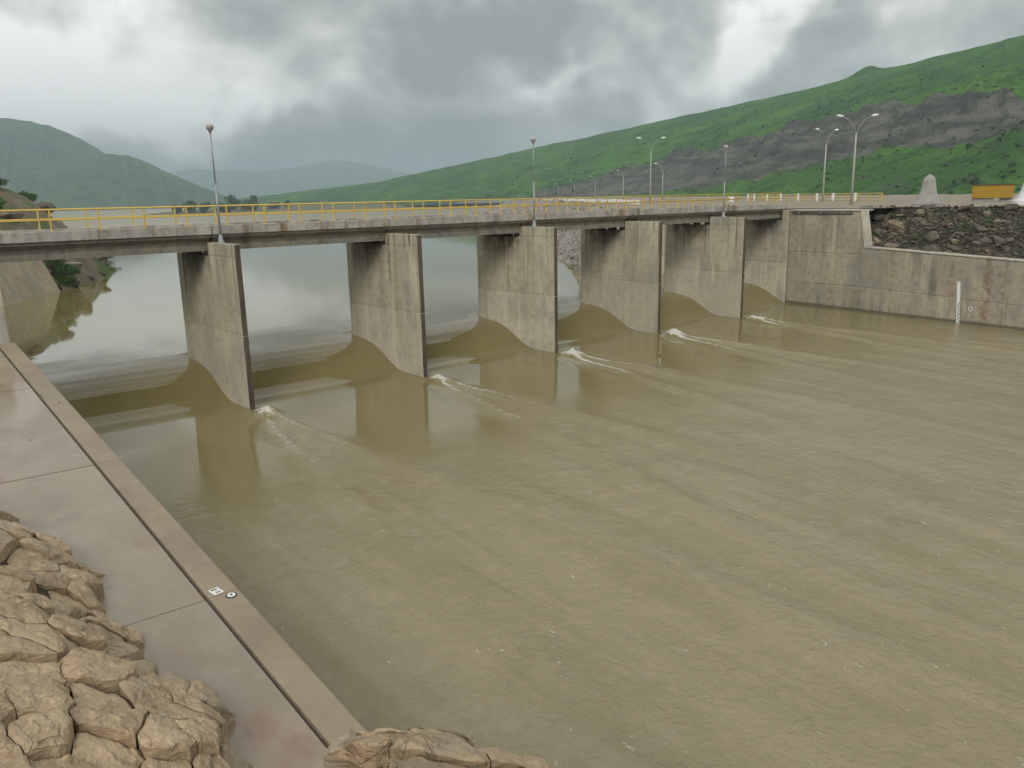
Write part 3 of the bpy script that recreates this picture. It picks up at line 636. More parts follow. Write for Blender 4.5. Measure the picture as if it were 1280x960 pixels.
# wooded spit far across the reservoir
tag(strip('spit', [(190,690),(225,700),(260,690),(330,720),(470,780)], [(215,640),(236,628),(262,622),(330,640),(480,690)], [2.1,5,6,7,7], [2.0,2.0,2.0,2.0,2.0], 60, 10, M['bank_left'], 1.0, .05) is not None and C.objects[-1], kind='structure')
for k, (x, y, h, w) in enumerate([(212, 664, 7.5, 9), (224, 668, 10, 10), (232, 655, 8, 10), (248, 662, 9, 14), (262, 668, 14, 15), (272, 660, 9.5, 13), (284, 676, 15, 6), (300, 668, 8, 13), (322, 690, 11, 6), (244, 640, 5, 9)]):
    plant('tree', (x, y, 3.0), h, w, ['low round tree at the left tip of the far spit', 'taller dark tree near the tip of the far spit', 'rounded tree behind the left lamp pole on the far spit', 'spreading dark tree on the far spit right of the lamp pole', 'highest broad tree on the far spit', 'broad tree right of the highest tree on the spit', 'slim pointed tree on the far spit', 'low spreading tree at the right end of the spit', 'thin lone tree where the spit meets the hill', 'low shrubby tree at the water on the spit'][k], 'tree', 'trees on the far spit', 90+k, 900, 1.5, M['leaf_far'], .04, 10)
# shrubs peppering the hillside: one uncountable mass
hv = []; hf = []; r = random.Random(17); ns, nt_ = HV.shape[:2]; cnt = 0
while cnt < 1700:
    i = int(r.uniform(40, ns-40)); j = int(r.uniform(3, nt_*.62)); p = HV[i, j]
    if vnoise(np.array([p[0]/45]), np.array([p[1]/45]))[0] < r.uniform(-.3, .7): continue
    s_ = r.uniform(.4, .9) if r.random() < .85 else r.uniform(.9, 1.8); cnt += 1
    leaf_cloud(hv, hf, (p[0], p[1], p[2]+s_*.35), (s_*.8, s_*.8, s_*.55), 16, s_*.9, r, .2)
tag(link('hillside_shrubs', mesh('hillside_shrubs', hv, hf, M['leaf_far'])), 'dark scrub scattered over the green hillside', 'shrubs', kind='stuff')

# ================================================================== PIERS
def pier_plan(y0, y1, w0, w1, round_=True):
    L_ = []
    L_ += [(-w0, y0), (w0, y0)]
    if round_:
        yc = y1 - w1*1.2
        for k in range(0, 9):
            a = math.pi*k/8; L_.append((w1*math.cos(a), yc + 1.2*w1*math.sin(a)))
    else: L_ += [(w1, y1), (-w1, y1)]
    return L_
LEDGE, JOINT, PTOP = 7.93, 3.91, 8.60
ordn = ['nearest', 'second', 'third', 'fourth', 'farthest']
def make_pier(i):
    root = empty('bridge_pier', (PX[i], 0, 0), label=['nearest stained concrete pier, leftmost under the bridge', 'second concrete pier from the left with black drip stains at its top', 'middle concrete pier with a lamp pole and long dark streaks', 'fourth concrete pier from the left, without a lamp pole', 'farthest concrete pier, next to the right spillway wall'][i], cat='pier', group='piers of the spillway bridge')
    MB().prism(pier_plan(0, 8.5, .125, .42), -3.5, JOINT, .03).obj('lower_lift', M['pier_lo'], root)
    MB().prism(pier_plan(0, 8.5, .125, .42), JOINT, LEDGE, .03).obj('upper_lift', M['pier_up'], root)
    MB().prism(pier_plan(0, 3.42, .125, .255, False), LEDGE, PTOP, .025).obj('pier_head', M['pier_up'], root)
    MB().box(-.135, .135, -.04, -.003, -3, JOINT-.03).box(-.132, .132, -.04, -.003, JOINT+.03, PTOP-.03).obj('nose_plate', M['nose'], root)
    MB().box(-.43, -.34, 7.15, 7.5, 0, LEDGE-.1, .02).obj('slot_guide', M['pier_up'], root)
    return root
for i in range(NP): make_pier(i)

# ================================================================== BRIDGE
YN, YF = 3.18, 7.95       # deck edges
br = empty('bridge', (22, 5.5, 0), label='long concrete girder bridge crossing the spillway on five piers', cat='bridge')
br.location = (0, 0, 0)
ends = [-14.5] + [p for p in PX] + [55.4]
for i in range(len(ends)-1):
    a, b = ends[i]+.02, ends[i+1]-.02
    MB().box(a, b, YN+.14, YF-.14, 8.86, 9.02, .01).obj('deck_slab', M['girder'], br)
    MB().box(a, b, YN+.32, YF-.32, 9.0205, 9.20).obj('deck_surface', M['deck'], br)
    MB().box(a, b, YN, YN+.315, 9.0205, 9.50, .02).obj('kerb', M['kerb'], br)
    MB().box(a, b, YF-.315, YF, 9.0205, 9.50, .02).obj('kerb', M['kerb'], br)
    for gy in (3.78, 5.0, 6.2, 7.35):
        ga, gb = a+.06, b-.06
        pr = [(-.18, 8.16), (.18, 8.16), (.18, 8.36), (.10, 8.46), (.10, 8.66), (.22, 8.75), (.22, 8.855), (-.22, 8.855), (-.22, 8.75), (-.10, 8.66), (-.10, 8.46), (-.18, 8.36)]
        nn = len(pr); Vq = [(ga, gy+p[0], p[1]) for p in pr] + [(gb, gy+p[0], p[1]) for p in pr]
        Fq = [(k, (k+1) % nn, nn+(k+1) % nn, nn+k) for k in range(nn)] + [tuple(range(nn-1, -1, -1)), tuple(range(nn, 2*nn))]
        MB().add(Vq, Fq).obj('girder', M['girder'], br)
        if i > 0: MB().box(a+.05, a+.32, gy-.17, gy+.17, LEDGE+.002, 8.158).obj('bearing', M['steel_dark'], br)
        if i < len(ends)-2: MB().box(b-.32, b-.05, gy-.17, gy+.17, LEDGE+.002, 8.158).obj('bearing', M['steel_dark'], br)

def railing(name, y, x0, step, n, xa, xb, label, kz=9.5):
    root = empty(name, (x0, y, kz), label=label, cat='railing', group='yellow railings of the bridge')
    post = MB().box(-.036, .036, -.036, .036, 0, 1.0, .008).box(-.09, .09, -.09, .09, 0, .025)
    pm = post.me('post', M['yellow'])
    for k in range(n):
        link('post', pm, root, (k*step, 0, 0))
    MB().tube([(xa-x0, 0, 1.0), (xb-x0, 0, 1.0)], .036, 8).obj('top_rail', M['yellow'], root, True)
    MB().tube([(xa-x0, 0, .52), (xb-x0, 0, .52)], .032, 8).obj('middle_rail', M['yellow'], root, True)
    return root
railing('guard_railing', YN+.16, -12.0, 2.12, 32, -13.5, 54.5, 'yellow pipe railing on the near, downstream kerb of the bridge')
railing('guard_railing', YF-.16, -12.05, 2.3, 29, -13.5, 54.5, 'yellow pipe railing on the far, upstream kerb of the bridge')

# ---- lamp posts standing on the pier heads
def pier_lamp(x, y, label):
    z0 = PTOP; root = empty('lamp_post', (x, y, z0), label=label, cat='lamp post', group='single lamp posts on the pier heads')
    MB().lathe([(.20, 0), (.20, .03), (.16, .06), (.085, .42), (.075, .45)], n=14).obj('base_flange', M['galv'], root, False)
    MB().tube([(0, 0, .4), (0, 0, 3.1)], [.06, .055], 10).tube([(0, 0, 3.1), (0, 0, 5.55)], [.042, .036], 10).tube([(0,0,3.02),(0,0,3.12)], .068, 10).obj('pole', M['galv'], root, True)
    lh = MB().lathe([(.045, 5.5), (.06, 5.56), (.11, 5.64), (.185, 5.75), (.19, 5.78)], n=16).obj('lamp_holder', M['galv'], root, True)
    MB().lathe([(.18, 5.785), (.195, 5.83), (.18, 5.90), (.13, 5.95), (.07, 5.98), (.02, 5.985)], n=16).obj('lamp_globe', M['lamp'], lh, True)
pier_lamp(PX[0]-.03, 2.0, 'grey lamp post with a round head on the nearest pier')
pier_lamp(PX[2]-.03, 2.1, 'grey lamp post with a round head on the middle pier')
pier_lamp(PX[4]-.03, 2.2, 'grey lamp post with a round head on the farthest pier')

# ================================================================== RIGHT WALL
def rtop(y): return 5.57 + .05*(y+5.1)
rw = empty('spillway_wall', (55, 0, 0), label='long stained concrete side wall on the right of the spillway', cat='wall'); rw.location = (0, 0, 0)
def panel(root, poly, x0, x1, mat, name='wall_panel', c=.05): return MB().slabx(poly, x0, x1, c).obj(name, mat, root)
# abutment block under the bridge, set proud of the wall
for z0, z1 in ((-4, 3.91), (3.91, LEDGE)): panel(rw, [(2.65, z0), (31, z0), (31, z1), (2.65, z1)], 54.8, 56.4, M['pier_lo' if z0 < 0 else 'pier_up'], 'abutment_block')
panel(rw, [(2.65, LEDGE), (3.4, LEDGE), (3.4, 8.9), (2.65, 8.9)], 54.8, 56.4, M['pier_up'], 'abutment_block')
rows = [(-4, 2.1), (2.1, 5.0)]
for z0, z1 in rows: panel(rw, [(-4.72, z0), (2.6, z0), (2.6, z1), (-4.72, z1)], 55, 56, M['wall'])
panel(rw, [(-4.72, 5.0), (2.6, 5.0), (2.6, 8.80), (-4.40, 8.80), (-4.72, 6.6)], 55, 56, M['wall'])
MB().slabx([(-4.42, 8.81), (2.6, 8.81), (2.6, 8.93), (-4.42, 8.93)], 54.9, 57.2, .02).obj('coping', M['coping'], rw)
MB().slabx([(-5.16, 5.72), (-4.98, 5.60), (-4.36, 8.93), (-4.52, 8.93)][::-1], 54.9, 56.1, 0).obj('coping', M['coping'], rw)
jy = [-4.72, -9.3, -16.6, -24.1, -31.6, -39.1, -46.6, -54.1, -61.6, -75, -95, -120]
for i in range(len(jy)-1):
    b, a = jy[i], jy[i+1]
    zm = 2.1 + .045*(b+4.7)
    zmb = 2.1 + .045*(a+4.7)
    panel(rw, [(a, -8), (b, -8), (b, zm), (a, zmb)], 55, 56, M['wall'])
    top_b = rtop(b) if i else rtop(-5.1)
    if i == 0: panel(rw, [(a, zmb), (b, zm), (b, 6.5), (-4.95, 5.6), (a, rtop(a))], 55, 56, M['wall'])
    else: panel(rw, [(a, zmb), (b, zm), (b, rtop(b)), (a, rtop(a))], 55, 56, M['wall'])
    bb = b if i else -5.0
    MB().slabx([(a, rtop(a)+.005), (bb, rtop(bb)+.005), (bb, rtop(bb)+.11), (a, rtop(a)+.11)], 54.93, 56.05, .01).obj('coping', M['coping'], rw)
# pipe along the top of the high part
pp = empty('drain_pipe', (54.85, 0, 8.66), label='dark pipe clamped along the top of the right wall', cat='pipe')
MB().tube([(0, 2.3, 0), (0, -3.7, 0)], .075, 10).obj('tube', M['pipe'], pp, True)
for yq in (1.6, -.6, -2.8): MB().box(-.10, .14, yq-.05, yq+.05, -.10, .10).obj('clamp', M['galv'], pp)
# staff gauge
gz = empty('staff_gauge', (54.98, -13.2, -.4), label='white water level staff fixed to the right wall', cat='staff gauge')
MB().slabx([(-.40, -.4), (-.14, -.4), (.14, 3.5), (-.12, 3.5)], -.03, 0, 0).obj('board', M['white'], gz); gb_ = gz.children[0]
mk = MB()
for k in range(12):
    z = .05 + k*.15; yo = -.40 + z*.0718 + (.03 if k % 2 else .12)
    mk.box(-.036, -.031, yo, yo+.11, z, z+.075)
mk.obj('graduation', M['black'], gb_)
sg = empty('number_plate', (54.97, -14.3, .95), label='small white round mark on the wall beside the staff', cat='plate')
MB().tube([(0, .13*math.cos(a*.3927), .19*math.sin(a*.3927)) for a in range(17)], .035, 6).obj('ring', M['white'], sg)

# ---- rocky bank above the low right wall
bank_a = [(56.06, -1.5), (56.06, -12), (56.06, -22), (56.06, -35), (56.06, -60), (56.06, -120)]
bank_b = [(60.8, -1.5), (60.9, -12), (61.1, -22), (61.4, -35), (62.2, -60), (63.2, -120)]
RB = strip('rocky_bank', bank_a, bank_b, [rtop(y)-.05 for _, y in bank_a], 9.02, 200, 24, M['bank_soil'], 1.2, .5, 'structure', 4)
rb_obj = C.objects[-1]
r = random.Random(23); rm = []
for k in range(10):
    Vq, Fq = hull_stone(300+k, 20, .62); rm.append((mesh('rock', Vq, Fq, M['rock_dark']), mesh('rock', Vq, Fq, M['rock_pale'])))
for k in range(295):
    i = int(130*r.random()**1.1); j = int(r.uniform(1, 23)); p = RB[i, j]
    s_ = r.uniform(.2, .42) if r.random() < .68 else r.uniform(.42, .85)
    pale = (r.random() < (.45 if i < 24 else .12))
    o = link('rock', rm[r.randrange(10)][1 if pale else 0], rb_obj, (p[0]-.1*s_, p[1], p[2]+.12*s_)); o.scale = (s_*r.uniform(.7, 1), s_*r.uniform(.9, 1.5), s_*r.uniform(.6, .9))
    o.rotation_euler = (r.gauss(0, .3), r.gauss(-.3, .3), r.uniform(-.5, .5))
# small rubble between the big rocks
Vr = []; Fr = []; nv = 0
for k in range(4200):
    i = int(199*r.random()**1.2); j = int(r.uniform(0, 24)); p = RB[i, j]; q_ = RB[min(i+1, 199), j]; s_ = r.uniform(.06, .26); f_ = r.random()
    Vq, Fq = stones[r.randrange(14)]; Vq = (Vq*s_) @ rotm(r).T + np.array([p[0]+r.uniform(-.1, .1), p[1]*(1-f_)+q_[1]*f_, p[2]+.04]); Vr.append(Vq); Fr += [[a+nv for a in f] for f in Fq]; nv += len(Vq)
tag(link('rubble', mesh('rubble', np.concatenate(Vr), Fr, M['rock_dark'])), 'small dark rubble between the rocks of the right bank', 'rubble', kind='stuff')
# grassy tufts on the bank
gv = []; gf = []
for k in range(34):
    i = int(r.uniform(8, 110)); j = int(r.uniform(3, 22)); p = RB[i, j]; leaf_cloud(gv, gf, (p[0]-.1, p[1], p[2]+.15), (.3, .5, .22), 46, .16, r, .1)
tag(link('bank_weeds', mesh('bank_weeds', gv, gf, M['leaf'])), 'weeds growing between the rocks of the right bank', 'weeds', kind='stuff')

# ---- things on the right platform
def polar(az, d): a = math.radians(az); return (CAM_POS[0]+d*math.sin(a), CAM_POS[1]+d*math.cos(a))
def bell(name, loc, w, h, mat, label, cat, steps):
    root = empty(name, loc, label=label, cat=cat)
    def rings(prof):
        Vq = []; n = 8; out = MB()
        for (hw, z) in prof:
            c = hw*.22
            Vq += [(-hw+c,-hw,z),(hw-c,-hw,z),(hw,-hw+c,z),(hw,hw-c,z),(hw-c,hw,z),(-hw+c,hw,z),(-hw,hw-c,z),(-hw,-hw+c,z)]
        Fq = []
        for i in range(len(prof)-1):
            for k in range(n): Fq.append((i*n+k, i*n+(k+1)%n, (i+1)*n+(k+1)%n, (i+1)*n+k))
        Fq += [tuple(range(n-1,-1,-1)), tuple((len(prof)-1)*n+k for k in range(n))]; return out.add(Vq, Fq)
    rings([(w*.53, -.3), (w*.53, .10*h), (w*.51, .12*h)]).obj('plinth', mat, root)
    rings([(w*.46, .122*h), (w*.40, .2*h), (w*.31, .38*h), (w*.25, .6*h), (w*.215, .8*h), (w*.18, .9*h), (w*.09, .965*h), (w*.03, h)]).obj('block', mat, root)
    o = root; o.rotation_euler = (0, 0, math.radians(24)); return root
x, y = polar(66.82, 88); bell('monument', (x, y, 8.95), 2.5, 3.0, M['granite'], 'grey bell shaped stone marker on the right bank', 'monument', 0)
x, y = polar(72.35, 92); bell('monument', (x, y, 9.0), 3.2, 3.5, M['whitestone'], 'white tapered block cut off by the right picture edge', 'monument', 0)
x, y = polar(70.25, 112); cb = empty('container', (x, y, 8.98), label='yellow sheet metal container with a dark roof on the right bank', cat='container'); cb.rotation_euler = (0, 0, math.radians(-68)); cb.scale = (.9, .9, .92)
b_ = MB(); b_.box(-2.3, 2.3, -1.1, 1.1, .45, 2.05, .02)
bod = b_.obj('body', M['yellow_box'], cb)
for k in range(17): MB().box(-2.2+k*.27, -2.12+k*.27, -1.135, -1.102, .5, 2.0).obj('rib', M['yellow_box'], bod)
MB().box(-2.42, 2.42, -1.22, 1.22, 2.053, 2.17, .02).obj('roof', M['roof'], cb)
MB().box(-2.3, .2, -.9, .9, -.1, .44).box(.9, 2.2, -.7, .7, -.1, .44).obj('footing', M['granite'], cb)

def street_lamp(loc, h, label, rot, group, thick=1.0, single=False):
    root = empty('street_lamp', loc, label=label, cat='street lamp', group=group); root.rotation_euler = (0, 0, rot)
    MB().tube([(0,0,-.2), (0,0,h*.55), (0,0,h*.82)], [.17*thick, .13*thick, .09*thick], 10).obj('pole', M['polec'], root, True)
    for s_ in ((1,) if single else (-1, 1)):
        z0 = h*.82; L_ = h*.19
        am = MB().tube([(0,0,z0-.3), (s_*L_*.15, 0, z0+h*.055), (s_*L_*.45, 0, z0+h*.13), (s_*L_*.85, 0, z0+h*.17)], [.05*thick]*4, 7).obj('arm', M['galv'], root, True)
        hd = MB(); c = (s_*L_*1.05, 0, z0+h*.18)
        Vq = []; Fq = []
        for i in range(7):
            a = math.pi*i/6; rr_ = math.sin(a)
            for k in range(8):
                b = 2*math.pi*k/8; Vq.append((c[0]-math.cos(a)*h*.042*s_, c[1]+rr_*h*.018*math.cos(b), c[2]+rr_*h*.014*math.sin(b)-math.cos(a)*.05))
        for i in range(6):
            for k in range(8): Fq.append((i*8+k, i*8+(k+1)%8, (i+1)*8+(k+1)%8, (i+1)*8+k))
        hd.add(Vq, Fq).obj('lamp_head', M['lamp_w'], am, True)
    return root
x, y = polar(62.45, 104); street_lamp((x, y, 8.9), 10.0, 'tallest double arm street lamp near the end of the yellow rail', math.radians(-40), 'street lamps on the right bank', .85)
x, y = polar(60.72, 128); street_lamp((x, y, 8.9), 10.2, 'double arm street lamp just left of the tallest one', math.radians(-10), 'street lamps on the right bank', .85)
x, y = polar(49.6, 150); street_lamp((x, y, 8.9), 11.4, 'double arm street lamp above the bridge between the two right piers', math.radians(-30), 'street lamps on the right bank', .85)
for k, (az, d_) in enumerate([(50.42, 178), (47.77, 222), (45.86, 280), (44.43, 345), (43.32, 420), (42.44, 530), (41.72, 620), (40.66, 700)]):
    x, y = polar(az, d_); street_lamp((x, y, 8.9), 8.0, ['first, tallest of the thin lamps lining the dam crest', 'second thin lamp along the dam crest', 'third thin lamp along the dam crest', 'fourth thin lamp along the dam crest', 'fifth thin lamp along the dam crest', 'sixth thin lamp along the dam crest', 'seventh, tiny thin lamp along the dam crest', 'last and smallest lamp at the far end of the dam crest'][k], math.radians(150), 'lamps along the dam crest', .8, True)

# guard stones along the dam crest
gp = MB().box(-.22, .22, -.22, .22, 0, .75, .05).me('guard_post', M['white'])
cr = np.array(crest[2:], float); seg = np.hypot(*(cr[1:]-cr[:-1]).T); cum = np.concatenate([[0], np.cumsum(seg)])
s_ = 2.0; k = 0
while s_ < 330 and k < 80:
    x = np.interp(s_, cum, cr[:, 0])+2.0; y = np.interp(s_, cum, cr[:, 1])-1.5
    o = link('guard_post', gp, None, (x, y, 8.99)); tag(o, 'small white guard stone in the row along the dam crest', 'guard post', 'guard stones along the dam crest')
    o.scale = (1, 1, random.uniform(.85, 1.1)); o.rotation_euler = (0, 0, random.uniform(-.3, .3)); s_ += 3.2 + s_*.012; k += 1
# yellow rail with white posts beside the road on the right bank
A0 = Vector((104, 17.5, 8.97)); B0 = Vector((127, 56, 8.97)); dv = (B0-A0); Ld = dv.length; rz = math.atan2(dv.y, dv.x)
rl = empty('road_railing', A0, label='yellow road railing on the right bank behind the bridge end', cat='railing'); rl.rotation_euler = (0, 0, rz)
pm = MB().box(-.07, .07, -.07, .07, 0, 1.15).me('post', M['yellow'])
for k in range(15): link('post', pm, rl, (k*Ld/14, 0, 0))
MB().tube([(0,0,1.12), (Ld,0,1.12)], .07, 6).obj('top_rail', M['yellow'], rl); MB().tube([(0,0,.6), (Ld,0,.6)], .06, 6).obj('middle_rail', M['yellow'], rl)
MB().tube([(0,0,.12), (Ld,0,.12)], .06, 6).obj('bottom_rail', M['yellow'], rl)
wp = MB().box(-.2, .2, -.14, .14, 0, 1.25, .04).me('marker_post', M['white'])
for k, f_ in enumerate((.13, .27, .38, .52, .66, .78, .90, .96)):
    p = A0 + dv*f_ + Vector((-.6, .35, 0)); o = link('marker_post', wp, None, p); o.rotation_euler = (0, 0, rz)
    tag(o, ['first', 'second', 'third', 'fourth', 'fifth', 'sixth', 'seventh', 'eighth'][k] + ' white marker post from the right end of the road railing', 'marker post', 'white marker posts at the road railing')
x, y = polar(54.95, 128); sb = MB().box(-.05, .05, -.42, .42, .35, 1.05, .01).box(-.03, .03, -.3, -.24, -.02, .349).box(-.03, .03, .24, .3, -.02, .349).obj('road_sign', M['white']); sb.location = (x, y, 8.98); sb.rotation_euler = (0, 0, math.radians(35))
tag(sb, 'small blank white board behind the bridge railing on the right', 'sign')

# ================================================================== LEFT SIDE
def ltop(y): return 5.47 + .097*(y+3.86)
lwall = empty('spillway_wall', (0, 0, 0), label='left side wall of the spillway with a damp sloping coping', cat='wall')
jl = [-3.9, -10.35, -18.1, -25.95, -33.8, -41.6, -49.4, -57.2, -65]
for i in range(len(jl)-1):
    b, a = jl[i]-.008, jl[i+1]+.008
    MB().slabx([(a, -8), (b, -8), (b, ltop(b)-.31), (a, ltop(a)-.31)], -11.0, -11.8, .02).obj('wall_panel', M['wall'], lwall)
    MB().slabx([(a, ltop(a)-.30), (b, ltop(b)-.30), (b, ltop(b)), (a, ltop(a))], -10.99, -11.57, .02).obj('coping', M['coping_wet'], lwall)
# high end block at the bridge
MB().slabx([(-3.9, -6), (31, -6), (31, 8.95), (-2.6, 8.95)], -11.0, -12.1, .03).obj('abutment_block', M['pier_up'], lwall)
MB().slabx([(-3.9, 2), (-2.9, 2), (-1.6, 8.95), (-2.6, 8.95)], -12.12, -19, .03).obj('return_wall', M['pier_up'], lwall)
# walkway slabs
wk = empty('walkway', (0, 0, 0), label='wet brown concrete walkway running down beside the left wall', cat='walkway')
for i in range(len(jl)-1):
    b, a = jl[i]-.02, jl[i+1]+.02
    dz = [0, .0, -.004, .006, -.03, 0, 0, 0][i]
    V = [(-11.64, a, ltop(a)-.02+dz), (-11.64, b, ltop(b)-.02+dz), (-19, b, ltop(b)+.04+dz), (-19, a, ltop(a)+.04+dz)]
    Vb = [(p[0], p[1], p[2]-.25) for p in V]
    MB().add(V+Vb, [(0,1,2,3), (7,6,5,4), (0,4,5,1), (1,5,6,2), (2,6,7,3), (3,7,4,0)]).obj('slab', M['walk'], wk)
MB().add([(-11.56, -65, ltop(-65)-.07), (-11.56, -3.9, ltop(-3.9)-.07), (-19, -3.9, ltop(-3.9)-.05), (-19, -65, ltop(-65)-.05)], [(0,1,2,3)]).obj('joint_bed', M['joint'], wk)
# painted survey marks on the coping
sm = empty('survey_plate', (-11.37, -25.80, ltop(-25.80)), label='small white square plate with dark writing on the coping', cat='plate'); sm.rotation_euler = (math.atan(.097), 0, math.radians(12)); sm.scale = (.78, .78, 1)
spl = MB().box(-.125, .125, -.15, .15, .0, .012, .003).obj('plate', M['white'], sm)
wr = MB()
for k, (x0, x1, y0, y1) in enumerate([(-.08,-.055,.05,.11),(-.055,-.02,.085,.11),(-.055,-.03,.055,.075),(-.01,.015,.05,.11),(.025,.045,.05,.11),(.045,.075,.05,.072),(-.012,.012,-.012,.012),(-.05,-.03,-.11,-.05),(-.03,0,-.09,-.072),(.005,.025,-.11,-.05),(.04,.06,-.11,-.05)]):
    wr.box(x0, x1, y0, y1, .0135, .0165)
wr.obj('writing', M['black'], spl)
st = empty('survey_target', (-11.19, -26.10, ltop(-26.10)), label='round black and white survey target beside the square plate', cat='target'); st.rotation_euler = (math.atan(.097), 0, 0); st.scale = (.72, .72, 1)
MB().lathe([(.145, 0), (.145, .010), (.14, .012)], n=24).obj('rim', M['black'], st)
MB().lathe([(.108, .0125), (.108, .016), (.10, .018)], n=24).obj('disc', M['white'], st)
MB().lathe([(.038, .0185), (.038, .022), (.034, .023)], n=16).obj('dot', M['black'], st)

# wing wall upstream on the left bank
ww = empty('wing_wall', (0, 0, 0), label='pale sloping concrete wing wall on the left bank upstream', cat='wall')
wa, wb = Vector((-3.7, 46.6)), Vector((1.9, 55.1)); dr = (wb-wa).normalized(); nr = Vector((dr.y, -dr.x))
def wpt(s_, z, off): p = wa + dr*s_ - nr*((z-2.3)*.42 + off); return (p.x, p.y, z)
Lw = (wb-wa).length
for s0, s1 in ((-14, -7.2), (-7.18, -.02), (0, Lw*.52), (Lw*.52+.02, Lw)):
    zt = 6.4
    V = [wpt(s0, 1, 0), wpt(s1, 1, 0), wpt(s1, zt, 0), wpt(s0, zt, 0), wpt(s0, 1, .6), wpt(s1, 1, .6), wpt(s1, zt, .6), wpt(s0, zt, .6)]
    MB().add(V, [(0,1,2,3), (4,7,6,5), (0,4,5,1), (1,5,6,2), (2,6,7,3), (3,7,4,0)]).obj('wall_panel', M['wing'], ww)

# ================================================================== ROCK OUTCROP IN THE FOREGROUND
foot_l = [(-14.6, -17.5), (-14.1, -20.6), (-13.45, -21.4), (-12.9, -24.0), (-13.2, -25.8), (-12.9, -27.4), (-12.5, -29.2), (-12.5, -30.6), (-13.05, -31.9), (-13.25, -32.6), (-12.6, -32.55), (-11.9, -32.7), (-11.3, -33.05), (-10.7, -34.0), (-10.25, -35.3), (-10.2, -38), (-10.2, -46)]
FL = np.array(foot_l)
def foot_dist(x, y):
    """signed distance left of / behind the outcrop's foot line"""
    x = np.asarray(x, float); y = np.asarray(y, float); best = np.full(x.shape, 1e9); sg_ = np.ones(x.shape)
    for i in range(len(FL)-1):
        a, b = FL[i], FL[i+1]; ab = b-a; t = np.clip(((x-a[0])*ab[0]+(y-a[1])*ab[1])/(ab@ab), 0, 1)
        dx, dy = x-a[0]-t*ab[0], y-a[1]-t*ab[1]; dd = np.hypot(dx, dy); cr_ = ab[0]*(y-a[1])-ab[1]*(x-a[0])
        upd = dd < best-1e-9; best = np.where(upd, dd, best); sg_ = np.where(upd, np.where(cr_ < 0, 1, -1), sg_)
    return best*sg_
def rock_h(x, y):
    dd = foot_dist(x, y); w = sstep(-32.2, -33.3, np.asarray(y, float)) * sstep(-14.1, -13.3, np.asarray(x, float))
    base = ltop(np.asarray(y, float)) - .05 + w*1.45
    dpos = np.maximum(dd, 0)
    h = base + (1-np.exp(-dpos/.30))*.42 + .66*dpos*(1-.25*sstep(0, 6, dpos))
    return np.minimum(h, 9.0 + .05*dpos)
seeds = []
r = random.Random(77)
for tries in range(60000):
    p = (r.uniform(-19, -8.8), r.uniform(-39.5, -17.5)); dd = float(foot_dist(p[0], p[1]))
    if dd < -.9 or dd > 5.5: continue
    mind = .34 + 1.0*r.random()**1.6 + (.12 if dd > 1 else 0)
    if all((abs((p[0]-q[0])*1.0+(p[1]-q[1])*.35)**2 + ((p[1]-q[1])*.8)**2) > mind*mind for q in seeds): seeds.append(p)
oc = empty('rock_outcrop', (-15, -32, 3), label='cracked tan bedrock outcrop filling the lower left foreground', cat='rock')
oc2 = empty('rock_outcrop', (-11.5, -34.5, 3), label='cracked tan bedrock outcrop at the bottom edge of the picture', cat='rock')
for o in (oc, oc2): o.location = (0, 0, 0)
def clip_poly(poly, nrm, c):
    out = []
    for i in range(len(poly)):
        a, b = poly[i], poly[(i+1) % len(poly)]; da = a[0]*nrm[0]+a[1]*nrm[1]-c; db = b[0]*nrm[0]+b[1]*nrm[1]-c
        if da <= 0: out.append(a)
        if (da < 0 < db) or (db < 0 < da):
            t = da/(da-db); out.append((a[0]+t*(b[0]-a[0]), a[1]+t*(b[1]-a[1])))
    return out
SA = np.array(seeds)
slabs = []
for tries in range(9000):
    p = (r.uniform(-19.5, -8.5), r.uniform(-40, -17))
    if float(foot_dist(*p)) < -.6: continue
    if all(((p[0]-q[0])*1.15)**2 + ((p[1]-q[1])*.85)**2 > r.uniform(1.0, 1.9)**2 for q in slabs): slabs.append(p)
slab_par = []
for p in slabs:
    ee = .25; px_ = (max(float(foot_dist(p[0], p[1])), .15)); c0 = float(rock_h(*p))
    gx_ = (float(rock_h(p[0]+ee, p[1]))-float(rock_h(p[0]-ee, p[1])))/(2*ee); gy_ = (float(rock_h(p[0], p[1]+ee))-float(rock_h(p[0], p[1]-ee)))/(2*ee)
    gx_ = max(-.5, min(.5, gx_)); gy_ = max(-.5, min(.5, gy_)); kf = r.uniform(.65, 1.0)
    slab_par.append((c0 + r.gauss(0, .035), gx_*kf + r.gauss(0, .06), gy_*kf + r.gauss(0, .06)))
SL = np.array(slabs)
